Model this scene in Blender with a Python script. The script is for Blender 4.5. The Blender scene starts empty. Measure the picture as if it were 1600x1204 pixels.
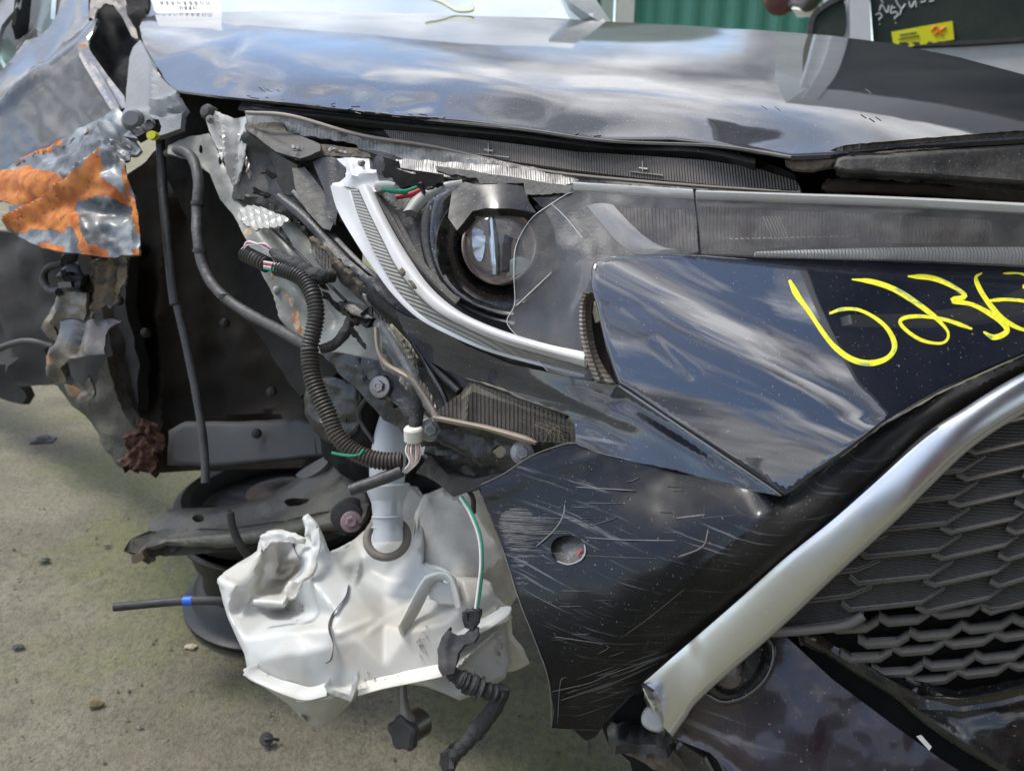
import bpy, math, random
import numpy as np
from mathutils import Vector
from mathutils.geometry import delaunay_2d_cdt
random.seed(4); rng = np.random.default_rng(7)
S = bpy.context.scene; COL = S.collection
rad = math.radians

# ------------------------------------------------------------------ camera, sky, sun, exposure
F = 1209.0; PITCH = rad(20.0); CAMH = 0.95          # focal length in photo pixels, downward pitch, height above ground
CP = np.array([0., 0., CAMH])
RT = np.array([1., 0., 0.]); FW = np.array([0., math.cos(PITCH), -math.sin(PITCH)]); UP = np.array([0., math.sin(PITCH), math.cos(PITCH)])
cd = bpy.data.cameras.new('camera'); cam = bpy.data.objects.new('camera', cd); COL.objects.link(cam)
cam.location = (0, 0, CAMH); cam.rotation_euler = (math.pi/2-PITCH, 0, 0)
cd.sensor_width = 36; cd.lens = 36*F/1600; cd.clip_start = .02; cd.clip_end = 400
cd.dof.use_dof = True; cd.dof.focus_distance = .76; cd.dof.aperture_fstop = 8.5
S.camera = cam
S.view_settings.view_transform = 'Standard'; S.view_settings.look = 'None'; S.view_settings.gamma = 1
S.view_settings.exposure = 1.08
SUN_EL, SUN_AZ = rad(62), rad(292)                    # azimuth clockwise from +Y
w = bpy.data.worlds.new('World'); S.world = w; w.use_nodes = True
nt = w.node_tree; N = nt.nodes; L = nt.links; N.clear()
sky = N.new('ShaderNodeTexSky'); sky.sky_type = 'NISHITA'; sky.sun_disc = False
sky.sun_elevation = SUN_EL; sky.sun_rotation = SUN_AZ
tc = N.new('ShaderNodeTexCoord'); mp = N.new('ShaderNodeMapping'); mp.inputs['Scale'].default_value = (1, 1, 2.2)
mp.inputs['Location'].default_value = (3, 1, 0)
L.new(tc.outputs['Generated'], mp.inputs['Vector'])
cn = N.new('ShaderNodeTexNoise'); cn.inputs['Scale'].default_value = 2.1; cn.inputs['Detail'].default_value = 7; cn.inputs['Roughness'].default_value = .55
cn.inputs['Distortion'].default_value = .35
L.new(mp.outputs[0], cn.inputs['Vector'])
cr = N.new('ShaderNodeValToRGB'); cr.color_ramp.elements[0].position = .425; cr.color_ramp.elements[1].position = .54
L.new(cn.outputs['Fac'], cr.inputs[0])
cn2 = N.new('ShaderNodeTexNoise'); cn2.inputs['Scale'].default_value = 4.5; cn2.inputs['Detail'].default_value = 5
L.new(mp.outputs[0], cn2.inputs['Vector'])
cc = N.new('ShaderNodeValToRGB'); cc.color_ramp.elements[0].position = .35; cc.color_ramp.elements[1].position = .65
cc.color_ramp.elements[0].color = (1.5, 1.6, 1.8, 1); cc.color_ramp.elements[1].color = (9.0, 9.0, 9.2, 1)
L.new(cn2.outputs['Fac'], cc.inputs[0])
sx0 = N.new('ShaderNodeSeparateXYZ'); L.new(tc.outputs['Generated'], sx0.inputs[0])
el = N.new('ShaderNodeMapRange'); el.inputs[1].default_value = 0; el.inputs[2].default_value = 1; el.inputs[3].default_value = .42; el.inputs[4].default_value = 1.35; L.new(sx0.outputs['Z'], el.inputs[0])
cm = N.new('ShaderNodeMixRGB'); cm.blend_type = 'MULTIPLY'; cm.inputs[0].default_value = 1; L.new(cc.outputs[0], cm.inputs[1]); L.new(el.outputs[0], cm.inputs[2])
mx = N.new('ShaderNodeMixRGB'); L.new(cr.outputs[0], mx.inputs[0]); L.new(sky.outputs[0], mx.inputs[1]); L.new(cm.outputs[0], mx.inputs[2])
bg = N.new('ShaderNodeBackground'); bg.inputs[1].default_value = .145; L.new(mx.outputs[0], bg.inputs[0])
wo = N.new('ShaderNodeOutputWorld'); L.new(bg.outputs[0], wo.inputs[0])
sd = bpy.data.lights.new('sun', 'SUN'); sd.energy = 1.5; sd.angle = rad(14); sd.color = (1, .96, .9)
so = bpy.data.objects.new('sun', sd); COL.objects.link(so)
dirv = Vector((math.sin(SUN_AZ)*math.cos(SUN_EL), math.cos(SUN_AZ)*math.cos(SUN_EL), math.sin(SUN_EL)))
so.rotation_euler = dirv.to_track_quat('Z', 'Y').to_euler(); so.location = (0, -3, 6)

# ------------------------------------------------------------------ helpers
def P(x, y, d):
    x = np.asarray(x, float); y = np.asarray(y, float); d = np.asarray(d, float)
    return CP + d[..., None]*(FW + ((x-800)/F)[..., None]*RT + ((602-y)/F)[..., None]*UP)
def pt(x, y, d): return P(x, y, d)
def ground_pt(x, y):
    r = FW + (x-800)/F*RT + (602-y)/F*UP
    return CP + r*(-CAMH/r[2])

WL = {}                                               # world location of every object
def link(o, loc, parent=None):
    COL.objects.link(o); loc = np.array(loc, float); WL[o.name] = loc
    if parent is not None:
        o.parent = parent; o.location = Vector(loc-WL[parent.name])
    else: o.location = Vector(loc)
    return o
def tag(o, label, cat, group=None):
    o['label'] = label; o['category'] = cat
    if group: o['group'] = group
    return o
def thing(name, label, cat, loc, group=None):
    o = bpy.data.objects.new(name, None); o.empty_display_size = .05
    link(o, loc); return tag(o, label, cat, group)
def mesh(name, V, Fc, mat, parent=None, smooth=True, angle=35, attr=None, mats=None, fm=None):
    V = np.asarray(V, float); c = V.mean(0)
    me = bpy.data.meshes.new(name); me.from_pydata((V-c).tolist(), [], [list(map(int, f)) for f in Fc])
    for m in (mats or [mat]): me.materials.append(m)
    if fm is not None: me.polygons.foreach_set('material_index', np.asarray(fm, dtype=np.int32))
    me.polygons.foreach_set('use_smooth', [smooth]*len(me.polygons))
    if attr is not None:
        a = me.attributes.new('mask', 'FLOAT', 'POINT'); a.data.foreach_set('value', np.asarray(attr, dtype=np.float32))
    me.update()
    if smooth: me.set_sharp_from_angle(angle=rad(angle))
    o = bpy.data.objects.new(name, me); link(o, c, parent); return o

def inpoly(x, y, poly):
    p = np.asarray(poly, float); r = np.zeros(len(x), bool); j = len(p)-1
    for i in range(len(p)):
        xi, yi = p[i]; xj, yj = p[j]
        if yi != yj:
            c = ((yi > y) != (yj > y)) & (x < (xj-xi)*(y-yi)/(yj-yi)+xi); r ^= c
        j = i
    return r
def segdist(x, y, poly, closed=True):
    p = np.asarray(poly, float)[:, :2]; best = np.full(len(x), 1e9); n = len(p)
    for i in range(n if closed else n-1):
        a = p[i]; b = p[(i+1) % n]; ab = b-a; l2 = max(ab@ab, 1e-9)
        t = np.clip(((x-a[0])*ab[0]+(y-a[1])*ab[1])/l2, 0, 1)
        best = np.minimum(best, np.hypot(x-a[0]-t*ab[0], y-a[1]-t*ab[1]))
    return best
def tps(pts, lam=2e-4):
    p = np.asarray(pts, float); n = len(p); xy = p[:, :2]/500
    def U(r2): return r2*np.log(r2+1e-12)*.5
    K = U(((xy[:, None]-xy[None])**2).sum(-1))+np.eye(n)*lam
    Q = np.c_[np.ones(n), xy]; A = np.zeros((n+3, n+3)); A[:n, :n] = K; A[:n, n:] = Q; A[n:, :n] = Q.T
    s = np.linalg.lstsq(A, np.r_[p[:, 2], 0, 0, 0], rcond=None)[0]
    def f(x, y):
        q = np.c_[np.ravel(x), np.ravel(y)]/500
        return (U(((q[:, None]-xy[None])**2).sum(-1))@s[:n]+np.c_[np.ones(len(q)), q]@s[n:]).reshape(np.shape(x))
    return f
def polyfit(pts, deg=4, lam=2e-4):
    """smooth inverse-depth polynomial through control points"""
    p = np.asarray(pts, float)
    def bas(x, y):
        x = (np.ravel(x)-950)/750; y = (np.ravel(y)-120)/110
        return np.stack([x**i*y**j for i in range(deg+1) for j in range(deg+1-i)], 1)
    A = bas(p[:, 0], p[:, 1]); c = np.linalg.solve(A.T@A+lam*np.eye(A.shape[1]), A.T@(1/p[:, 2]))
    return lambda x, y: (1/(bas(x, y)@c)).reshape(np.shape(x))
def facet(pts):
    p = np.asarray(pts, float); r = delaunay_2d_cdt([Vector((a[0], a[1])) for a in p], [], [], 0, 1e-3)
    T = r[2]; om = [v[0] for v in r[3]]
    T = [[om[i] for i in t] for t in T]
    def f(x, y):
        xs = np.ravel(np.asarray(x, float)); ys = np.ravel(np.asarray(y, float)); best = np.full(len(xs), -1e9); out = np.zeros(len(xs))
        for t in T:
            a, b, c = p[t[0]], p[t[1]], p[t[2]]
            D = (b[1]-c[1])*(a[0]-c[0])+(c[0]-b[0])*(a[1]-c[1])
            if abs(D) < 1e-6: continue
            u = ((b[1]-c[1])*(xs-c[0])+(c[0]-b[0])*(ys-c[1]))/D; v = ((c[1]-a[1])*(xs-c[0])+(a[0]-c[0])*(ys-c[1]))/D; ww = 1-u-v
            m = np.minimum(np.minimum(u, v), ww); k = m > best
            uc, vc, wc = np.clip(u, 0, 1), np.clip(v, 0, 1), np.clip(ww, 0, 1); s = uc+vc+wc
            out[k] = ((uc*a[2]+vc*b[2]+wc*c[2])/s)[k]; best[k] = m[k]
        return out.reshape(np.shape(x))
    return f
def crom(pts, n):
    p = np.asarray(pts, float)
    if len(p) == 2:
        t = np.linspace(0, 1, n)[:, None]; return p[0]*(1-t)+p[1]*t
    q = np.vstack([2*p[0]-p[1], p, 2*p[-1]-p[-2]]); out = []
    for u in np.linspace(0, len(p)-1-1e-9, n*4):
        i = int(u); t = u-i; a, b, c, d = q[i:i+4]
        out.append(.5*((2*b)+(-a+c)*t+(2*a-5*b+4*c-d)*t*t+(-a+3*b-3*c+d)*t**3))
    out = np.array(out); s = np.r_[0, np.cumsum(np.linalg.norm(np.diff(out[:, :2], axis=0), axis=1))]
    w_ = np.linspace(0, s[-1], n)
    return np.stack([np.interp(w_, s, out[:, k]) for k in range(p.shape[1])], 1)
def closed_smooth(o, n):
    p = np.asarray(o, float); m = len(p); out = []
    for u in np.linspace(0, m, n, endpoint=False):
        i = int(u); t = u-i; a, b, c, d = p[(i-1) % m], p[i % m], p[(i+1) % m], p[(i+2) % m]
        out.append(.5*((2*b)+(-a+c)*t+(2*a-5*b+4*c-d)*t*t+(-a+3*b-3*c+d)*t**3))
    return np.array(out)
def vnoise(x, y, s, seed=0):
    """smooth value noise, vectorised"""
    X = np.asarray(x)/s; Y = np.asarray(y)/s; xi = np.floor(X).astype(int); yi = np.floor(Y).astype(int); fx = X-xi; fy = Y-yi
    fx = fx*fx*(3-2*fx); fy = fy*fy*(3-2*fy)
    def h(a, b):
        v = np.sin(a*127.1+b*311.7+seed*74.7)*43758.5453; return v-np.floor(v)
    return (h(xi, yi)*(1-fx)+h(xi+1, yi)*fx)*(1-fy)+(h(xi, yi+1)*(1-fx)+h(xi+1, yi+1)*fx)*fy-.5
def fbm(x, y, s, seed=0, o=4): return sum(vnoise(x, y, s/2**k, seed+k*3)/2**k for k in range(o))
def ridge(line, wd, amp):
    return lambda x, y: amp*np.exp(-(segdist(x, y, line, False)/wd)**2)
def fold(line, wd, amp):                              # sharp ridge
    return lambda x, y: amp*np.maximum(0, 1-segdist(x, y, line, False)/wd)
def addf(*fs): return lambda x, y: sum(f(x, y) for f in fs)
def wob(s, amp, seed=0, o=3): return lambda x, y: amp*fbm(x, y, s, seed, o)

def panel(name, outline, depth, mat, parent=None, th=.002, sp=10, holes=(), smooth=False, jag=0, disp=None, relax=0,
          masks=None, masknoise=4, roundr=0, roundd=0, angle=38, back=None, flat=False):
    """A sheet cut to an outline seen from the camera, every vertex at its own depth, closed by a back face `th` metres behind."""
    if not callable(depth): depth = tps([tuple(p) for p in depth])
    o = np.asarray(outline, float)[:, :2]
    if smooth: o = closed_smooth(o, len(o)*5)
    loops = []
    for k, lp in enumerate([o]+[np.asarray(h, float) for h in holes]):
        q = []
        for i in range(len(lp)):
            a = lp[i]; b = lp[(i+1) % len(lp)]; m = max(1, int(round(np.linalg.norm(b-a)/sp)))
            for j in range(m): q.append(a+(b-a)*j/m)
        q = np.array(q)
        if jag and k == 0: q = q+rng.normal(0, jag, q.shape)
        loops.append(q)
    x0, y0 = loops[0].min(0); x1, y1 = loops[0].max(0)
    gx, gy = np.meshgrid(np.arange(x0+sp/2, x1, sp), np.arange(y0+sp/2, y1, sp*.866)); gx = gx+(np.arange(gx.shape[0]) % 2)[:, None]*sp/2
    gx = gx.ravel(); gy = gy.ravel(); k = inpoly(gx, gy, loops[0])
    for lp in loops: k &= segdist(gx, gy, lp) > (max(sp*.5, roundr*1.02+sp*.35) if roundr and lp is loops[0] else sp*.5)
    for lp in loops[1:]: k &= ~inpoly(gx, gy, lp)
    gx = gx[k]; gy = gy[k]
    pts = []; ed = []
    for lp in loops:
        b = len(pts); pts += [tuple(v) for v in lp]; ed += [(b+i, b+(i+1) % len(lp)) for i in range(len(lp))]
    pts += list(zip(gx, gy))
    if roundr:
        lp = loops[0]; tg = np.roll(lp, -1, 0)-np.roll(lp, 1, 0); tg /= np.maximum(np.linalg.norm(tg, axis=1), 1e-9)[:, None]; nn = np.c_[-tg[:, 1], tg[:, 0]]
        for fr_ in (.08, .25, .5, .78, 1.0):
            for sg in (1, -1):
                q = lp+nn*roundr*fr_*sg; kk = inpoly(q[:, 0], q[:, 1], lp); kk &= segdist(q[:, 0], q[:, 1], lp) > roundr*fr_*.93
                for h2 in loops[1:]: kk &= ~inpoly(q[:, 0], q[:, 1], h2)
                pts += [tuple(v) for v in q[kk]]
    r = delaunay_2d_cdt([Vector(v) for v in pts], ed, [], 0, 1e-4)
    V2 = np.array([(v.x, v.y) for v in r[0]]); T = np.array(r[2])
    c = V2[T].mean(1); k = inpoly(c[:, 0], c[:, 1], loops[0])
    for lp in loops[1:]: k &= ~inpoly(c[:, 0], c[:, 1], lp)
    T = T[k]
    a = V2[T]; ar = (a[:, 1, 0]-a[:, 0, 0])*(a[:, 2, 1]-a[:, 0, 1])-(a[:, 1, 1]-a[:, 0, 1])*(a[:, 2, 0]-a[:, 0, 0])
    T = T[np.abs(ar) > 1e-5]; ar = ar[np.abs(ar) > 1e-5]
    T[ar > 0] = T[ar > 0][:, ::-1]                    # y runs down in the photo: counter-clockwise seen from the camera
    used = np.unique(T); mp_ = -np.ones(len(V2), int); mp_[used] = np.arange(len(used)); T = mp_[T]; V2 = V2[used]
    x, y = V2[:, 0], V2[:, 1]; d = depth(x, y)
    if roundr:
        e = np.clip(segdist(x, y, loops[0])/roundr, 0, 1); d = d+roundd*(1-np.sqrt(np.clip(1-(1-e)**2, 0, 1)))
    E = np.vstack([T[:, [0, 1]], T[:, [1, 2]], T[:, [2, 0]]])
    if relax:
        cnt = np.bincount(E.ravel(), minlength=len(d)).astype(float)
        for _ in range(relax):
            s = np.bincount(E[:, 0], d[E[:, 1]], len(d))+np.bincount(E[:, 1], d[E[:, 0]], len(d)); d = .5*d+.5*s/np.maximum(cnt, 1)
    V = P(x, y, d)
    def normals(V):
        n = np.cross(V[T[:, 1]]-V[T[:, 0]], V[T[:, 2]]-V[T[:, 0]]); vn = np.zeros_like(V)
        for i in range(3): np.add.at(vn, T[:, i], n)
        return vn/np.maximum(np.linalg.norm(vn, axis=1), 1e-12)[:, None]
    vn = normals(V)
    if disp is not None: V = V+vn*disp(x, y)[:, None]; vn = normals(V)
    es = {(int(a_), int(b_)) for a_, b_ in E}; bd = [e for e in es if (e[1], e[0]) not in es]
    n = len(V)
    if back is None: Bk = V-vn*th
    else: Bk = P(x, y, np.maximum(back(x, y), d+.0015))
    Fc = [tuple(t) for t in T]+[(t[2]+n, t[1]+n, t[0]+n) for t in T]+[(b_, a_, a_+n, b_+n) for a_, b_ in bd]
    at = None
    if masks is not None:
        m = np.zeros(n); jx = x+masknoise*2*fbm(x, y, 14, 5); jy = y+masknoise*2*fbm(x, y, 14, 9)
        for pl in masks: m[inpoly(jx, jy, pl)] = 1
        at = np.r_[m, m]
    return mesh(name, np.vstack([V, Bk]), Fc, mat, parent, smooth=not flat, angle=angle, attr=at)

def ribbon(name, A, B, mat, parent=None, prof=None, n=40, m=7, th=.003, angle=38):
    """A strip lofted between two edges (x, y, depth), with a cross profile prof(t, s) in metres towards the camera and a back face."""
    A = crom(A, n); B = crom(B, n); V = []
    for i in range(n):
        a = P(*A[i]); b = P(*B[i]); s = i/(n-1)
        i0, i1 = max(0, i-1), min(n-1, i+1)
        tg = P(*A[i1])-P(*A[i0]); nn = np.cross(b-a, tg); nn /= max(np.linalg.norm(nn), 1e-9)
        if nn@(CP-a) < 0: nn = -nn
        row = [a+(b-a)*t+nn*(prof(t, s) if prof else 0) for t in np.linspace(0, 1, m)]
        V += row+[a-nn*th, b-nn*th]
    k = m+2; Fc = []
    ring = list(range(m))+[m+1, m]
    for i in range(n-1):
        for j in range(k):
            a, b = ring[j], ring[(j+1) % k]; Fc.append((i*k+a, i*k+b, (i+1)*k+b, (i+1)*k+a))
    Fc.append([r_ for r_ in ring][::-1]); Fc.append([(n-1)*k+r_ for r_ in ring])
    return mesh(name, V, Fc, mat, parent, angle=angle)

def sweep(name, W, r, mat, parent=None, n=None, sides=10, ribs=0, ribamp=.12, flat=1, endflare=0, wobble=0, world=False):
    """Tube along points (x, y, depth) or world points; r in metres, a number or a list along the path; ribs = spacing of corrugations in metres."""
    W = np.asarray(W, float); Q = W if world else np.array([P(*p) for p in W])
    ln = np.linalg.norm(np.diff(Q, axis=0), axis=1).sum()
    if n is None: n = max(8, len(W)*6)
    if ribs: n = int(ln/ribs*5)
    Q = crom3(Q, n); rr = np.interp(np.linspace(0, 1, n), np.linspace(0, 1, len(np.atleast_1d(r))), np.atleast_1d(r)) if np.ndim(r) else np.full(n, r)
    if wobble: rr = rr*(1+wobble*fbm(np.arange(n)*3., np.zeros(n), 9, 3))
    if ribs:
        ph = np.linspace(0, ln/ribs*2*math.pi, n); rr = rr*(1-ribamp*(.5+.5*np.sign(np.cos(ph))*np.abs(np.cos(ph))**.5))
    T = np.gradient(Q, axis=0); T /= np.linalg.norm(T, axis=1)[:, None]
    up = np.array([0., 0., 1.]) if abs(T[0][2]) < .9 else np.array([0., 1., 0.])
    u = np.cross(T[0], up); u /= np.linalg.norm(u); V = []
    for i in range(n):
        u = u-T[i]*(u@T[i]); u /= np.linalg.norm(u); v = np.cross(T[i], u)
        for k in range(sides):
            a = 2*math.pi*k/sides; V.append(Q[i]+rr[i]*(u*math.cos(a)+v*math.sin(a)*flat))
    Fc = [(i*sides+k, i*sides+(k+1) % sides, (i+1)*sides+(k+1) % sides, (i+1)*sides+k) for i in range(n-1) for k in range(sides)]
    Fc += [tuple(range(sides))[::-1], tuple((n-1)*sides+k for k in range(sides))]
    return mesh(name, V, Fc, mat, parent, angle=50)
def crom3(p, n):
    p = np.asarray(p, float)
    if len(p) == 2:
        t = np.linspace(0, 1, n)[:, None]; return p[0]*(1-t)+p[1]*t
    q = np.vstack([2*p[0]-p[1], p, 2*p[-1]-p[-2]]); out = []
    for u in np.linspace(0, len(p)-1-1e-9, n*3):
        i = int(u); t = u-i; a, b, c, d = q[i:i+4]
        out.append(.5*((2*b)+(-a+c)*t+(2*a-5*b+4*c-d)*t*t+(-a+3*b-3*c+d)*t**3))
    out = np.array(out); s = np.r_[0, np.cumsum(np.linalg.norm(np.diff(out, axis=0), axis=1))]; w_ = np.linspace(0, s[-1], n)
    return np.stack([np.interp(w_, s, out[:, k]) for k in range(3)], 1)

def lathe(name, c, axis, prof, mat, parent=None, seg=32, angle=35, dcut=None, sx=1):
    """Revolve (radius, height) pairs round an axis through world point c; dcut flattens everything above that radius fraction."""
    ax = np.asarray(axis, float); ax /= np.linalg.norm(ax); up = UP if abs(ax@UP) < .9 else RT
    v = up-ax*(up@ax); v /= np.linalg.norm(v); u = np.cross(v, ax); V = []
    for (r, h) in prof:
        for k in range(seg):
            a = 2*math.pi*k/seg; vx = math.cos(a)*r*sx; vy = math.sin(a)*r
            if dcut is not None: vy = min(vy, dcut)
            V.append(np.asarray(c)+ax*h+u*vx+v*vy)
    m = len(prof); Fc = [(i*seg+k, i*seg+(k+1) % seg, (i+1)*seg+(k+1) % seg, (i+1)*seg+k) for i in range(m-1) for k in range(seg)]
    if prof[0][0] > 1e-6: Fc.append(tuple(range(seg))[::-1])
    if prof[-1][0] > 1e-6: Fc.append(tuple((m-1)*seg+k for k in range(seg)))
    return mesh(name, V, Fc, mat, parent, angle=angle)
def hexbolt(name, x, y, d, r, mat, parent, axis=None, washer=True):
    c = P(x, y, d); ax = (CP-c) if axis is None else np.asarray(axis, float); ax = ax/np.linalg.norm(ax)
    V = []; 
    base = lathe(name, c, ax, [(r*1.02, -.004), (r*1.02, .0015), (r*.9, .0028), (r*.62, .003)], mat, parent, seg=28)
    hx = lathe('bolt_head', c+ax*.003, ax, [(r*.58, 0), (r*.58, .006), (r*.5, .0072), (r*.3, .0072), (r*.27, .0062)], mat, base, seg=6, angle=20) if False else None
    V, Fc = [], []
    up = UP-ax*(UP@ax); up /= np.linalg.norm(up); u = np.cross(up, ax)
    for (rr, h) in [(r*.6, .002), (r*.6, .008), (r*.5, .0095), (0.28*r, .0095), (.26*r, .0085)]:
        for k in range(6):
            a = math.pi/3*k+.4; V.append(c+ax*h+u*math.cos(a)*rr+up*math.sin(a)*rr)
    for i in range(4):
        for k in range(6): Fc.append((i*6+k, i*6+(k+1) % 6, (i+1)*6+(k+1) % 6, (i+1)*6+k))
    Fc += [tuple(range(6))[::-1], tuple(24+k for k in range(6))]
    return base, (V, Fc)
def bolt(x, y, d, r, mat, parent, axis=None):
    """flanged hex bolt: flange and hexagonal head in one mesh"""
    c = P(x, y, d); ax = (CP-c) if axis is None else np.asarray(axis, float); ax = ax/np.linalg.norm(ax)
    up = UP-ax*(UP@ax); up /= np.linalg.norm(up); u = np.cross(up, ax); V, Fc = [], []
    def ring(pr, seg, ph):
        b = len(V)
        for (rr, h) in pr:
            for k in range(seg):
                a = 2*math.pi*k/seg+ph; V.append(c+ax*h+u*math.cos(a)*rr+up*math.sin(a)*rr)
        for i in range(len(pr)-1):
            for k in range(seg): Fc.append((b+i*seg+k, b+i*seg+(k+1) % seg, b+(i+1)*seg+(k+1) % seg, b+(i+1)*seg+k))
        Fc.append(tuple(b+(len(pr)-1)*seg+k for k in range(seg))); Fc.append(tuple(b+k for k in range(seg))[::-1])
    ring([(r, -.006), (r, .001), (r*.93, .002), (r*.6, .0028)], 24, 0)
    ring([(r*.56, .002), (r*.56, .007), (r*.48, .0083), (r*.28, .0083), (r*.25, .0072)], 6, .4)
    return mesh('bolt', V, Fc, mat, parent, angle=25)
def box(name, lo, hi, mat, parent=None, rot=0):
    lo = np.array(lo, float); hi = np.array(hi, float); c = (lo+hi)/2; h = (hi-lo)/2; b = min(h)*.15
    V = []; 
    for sx in (-1, 1):
        for sy in (-1, 1):
            for sz in (-1, 1):
                v = np.array([sx*h[0], sy*h[1], sz*h[2]])
                V.append(c+np.array([v[0]*math.cos(rot)-v[1]*math.sin(rot), v[0]*math.sin(rot)+v[1]*math.cos(rot), v[2]]))
    return mesh(name, V, [(0, 1, 3, 2), (4, 6, 7, 5), (0, 4, 5, 1), (2, 3, 7, 6), (0, 2, 6, 4), (1, 5, 7, 3)], mat, parent, smooth=False)
def stroke(name, path, wpx, depth, mat, parent=None, lift=.0012, th=.0008, n=None, wn=.15, cr=True):
    p = crom(np.asarray(path, float), n or max(12, len(path)*7)) if cr else np.asarray(path, float)
    t = np.gradient(p, axis=0); t /= np.maximum(np.linalg.norm(t, axis=1), 1e-9)[:, None]; nn = np.c_[-t[:, 1], t[:, 0]]
    n_ = len(p); s = np.linspace(0, 1, n_); tap = np.minimum(1, np.minimum(s, 1-s)*10+.45)
    wv = wpx/2*tap*(1+wn*2*fbm(s*60, s*0+wpx, 9, int(path[0][0]) % 17, 2)); V = []
    for k in (-1, -.4, .4, 1):
        q = p+nn*(wv*k)[:, None]; V.append(P(q[:, 0], q[:, 1], depth(q[:, 0], q[:, 1])-lift*(1 if abs(k) < .9 else .75)))
    for k in (-1, 1):
        q = p+nn*(wv*k)[:, None]; V.append(P(q[:, 0], q[:, 1], depth(q[:, 0], q[:, 1])-lift*.6+th))
    V = np.stack(V, 1).reshape(-1, 3); ring = [0, 1, 2, 3, 5, 4]
    Fc = [(i*6+ring[j], i*6+ring[(j+1) % 6], (i+1)*6+ring[(j+1) % 6], (i+1)*6+ring[j]) for i in range(n_-1) for j in range(6)]
    Fc += [tuple(ring)[::-1], tuple((n_-1)*6+r_ for r_ in ring)]
    return (V, Fc) if name is None else mesh(name, V, Fc, mat, parent)
def joined(name, parts, mat, parent=None, kind=None, smooth=True):
    V = []; Fc = []; b = 0
    for v, f in parts:
        V.append(np.asarray(v)); Fc += [tuple(i+b for i in q) for q in f]; b += len(v)
    o = mesh(name, np.vstack(V), Fc, mat, parent, smooth=smooth)
    if kind: o['kind'] = kind
    return o

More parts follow.
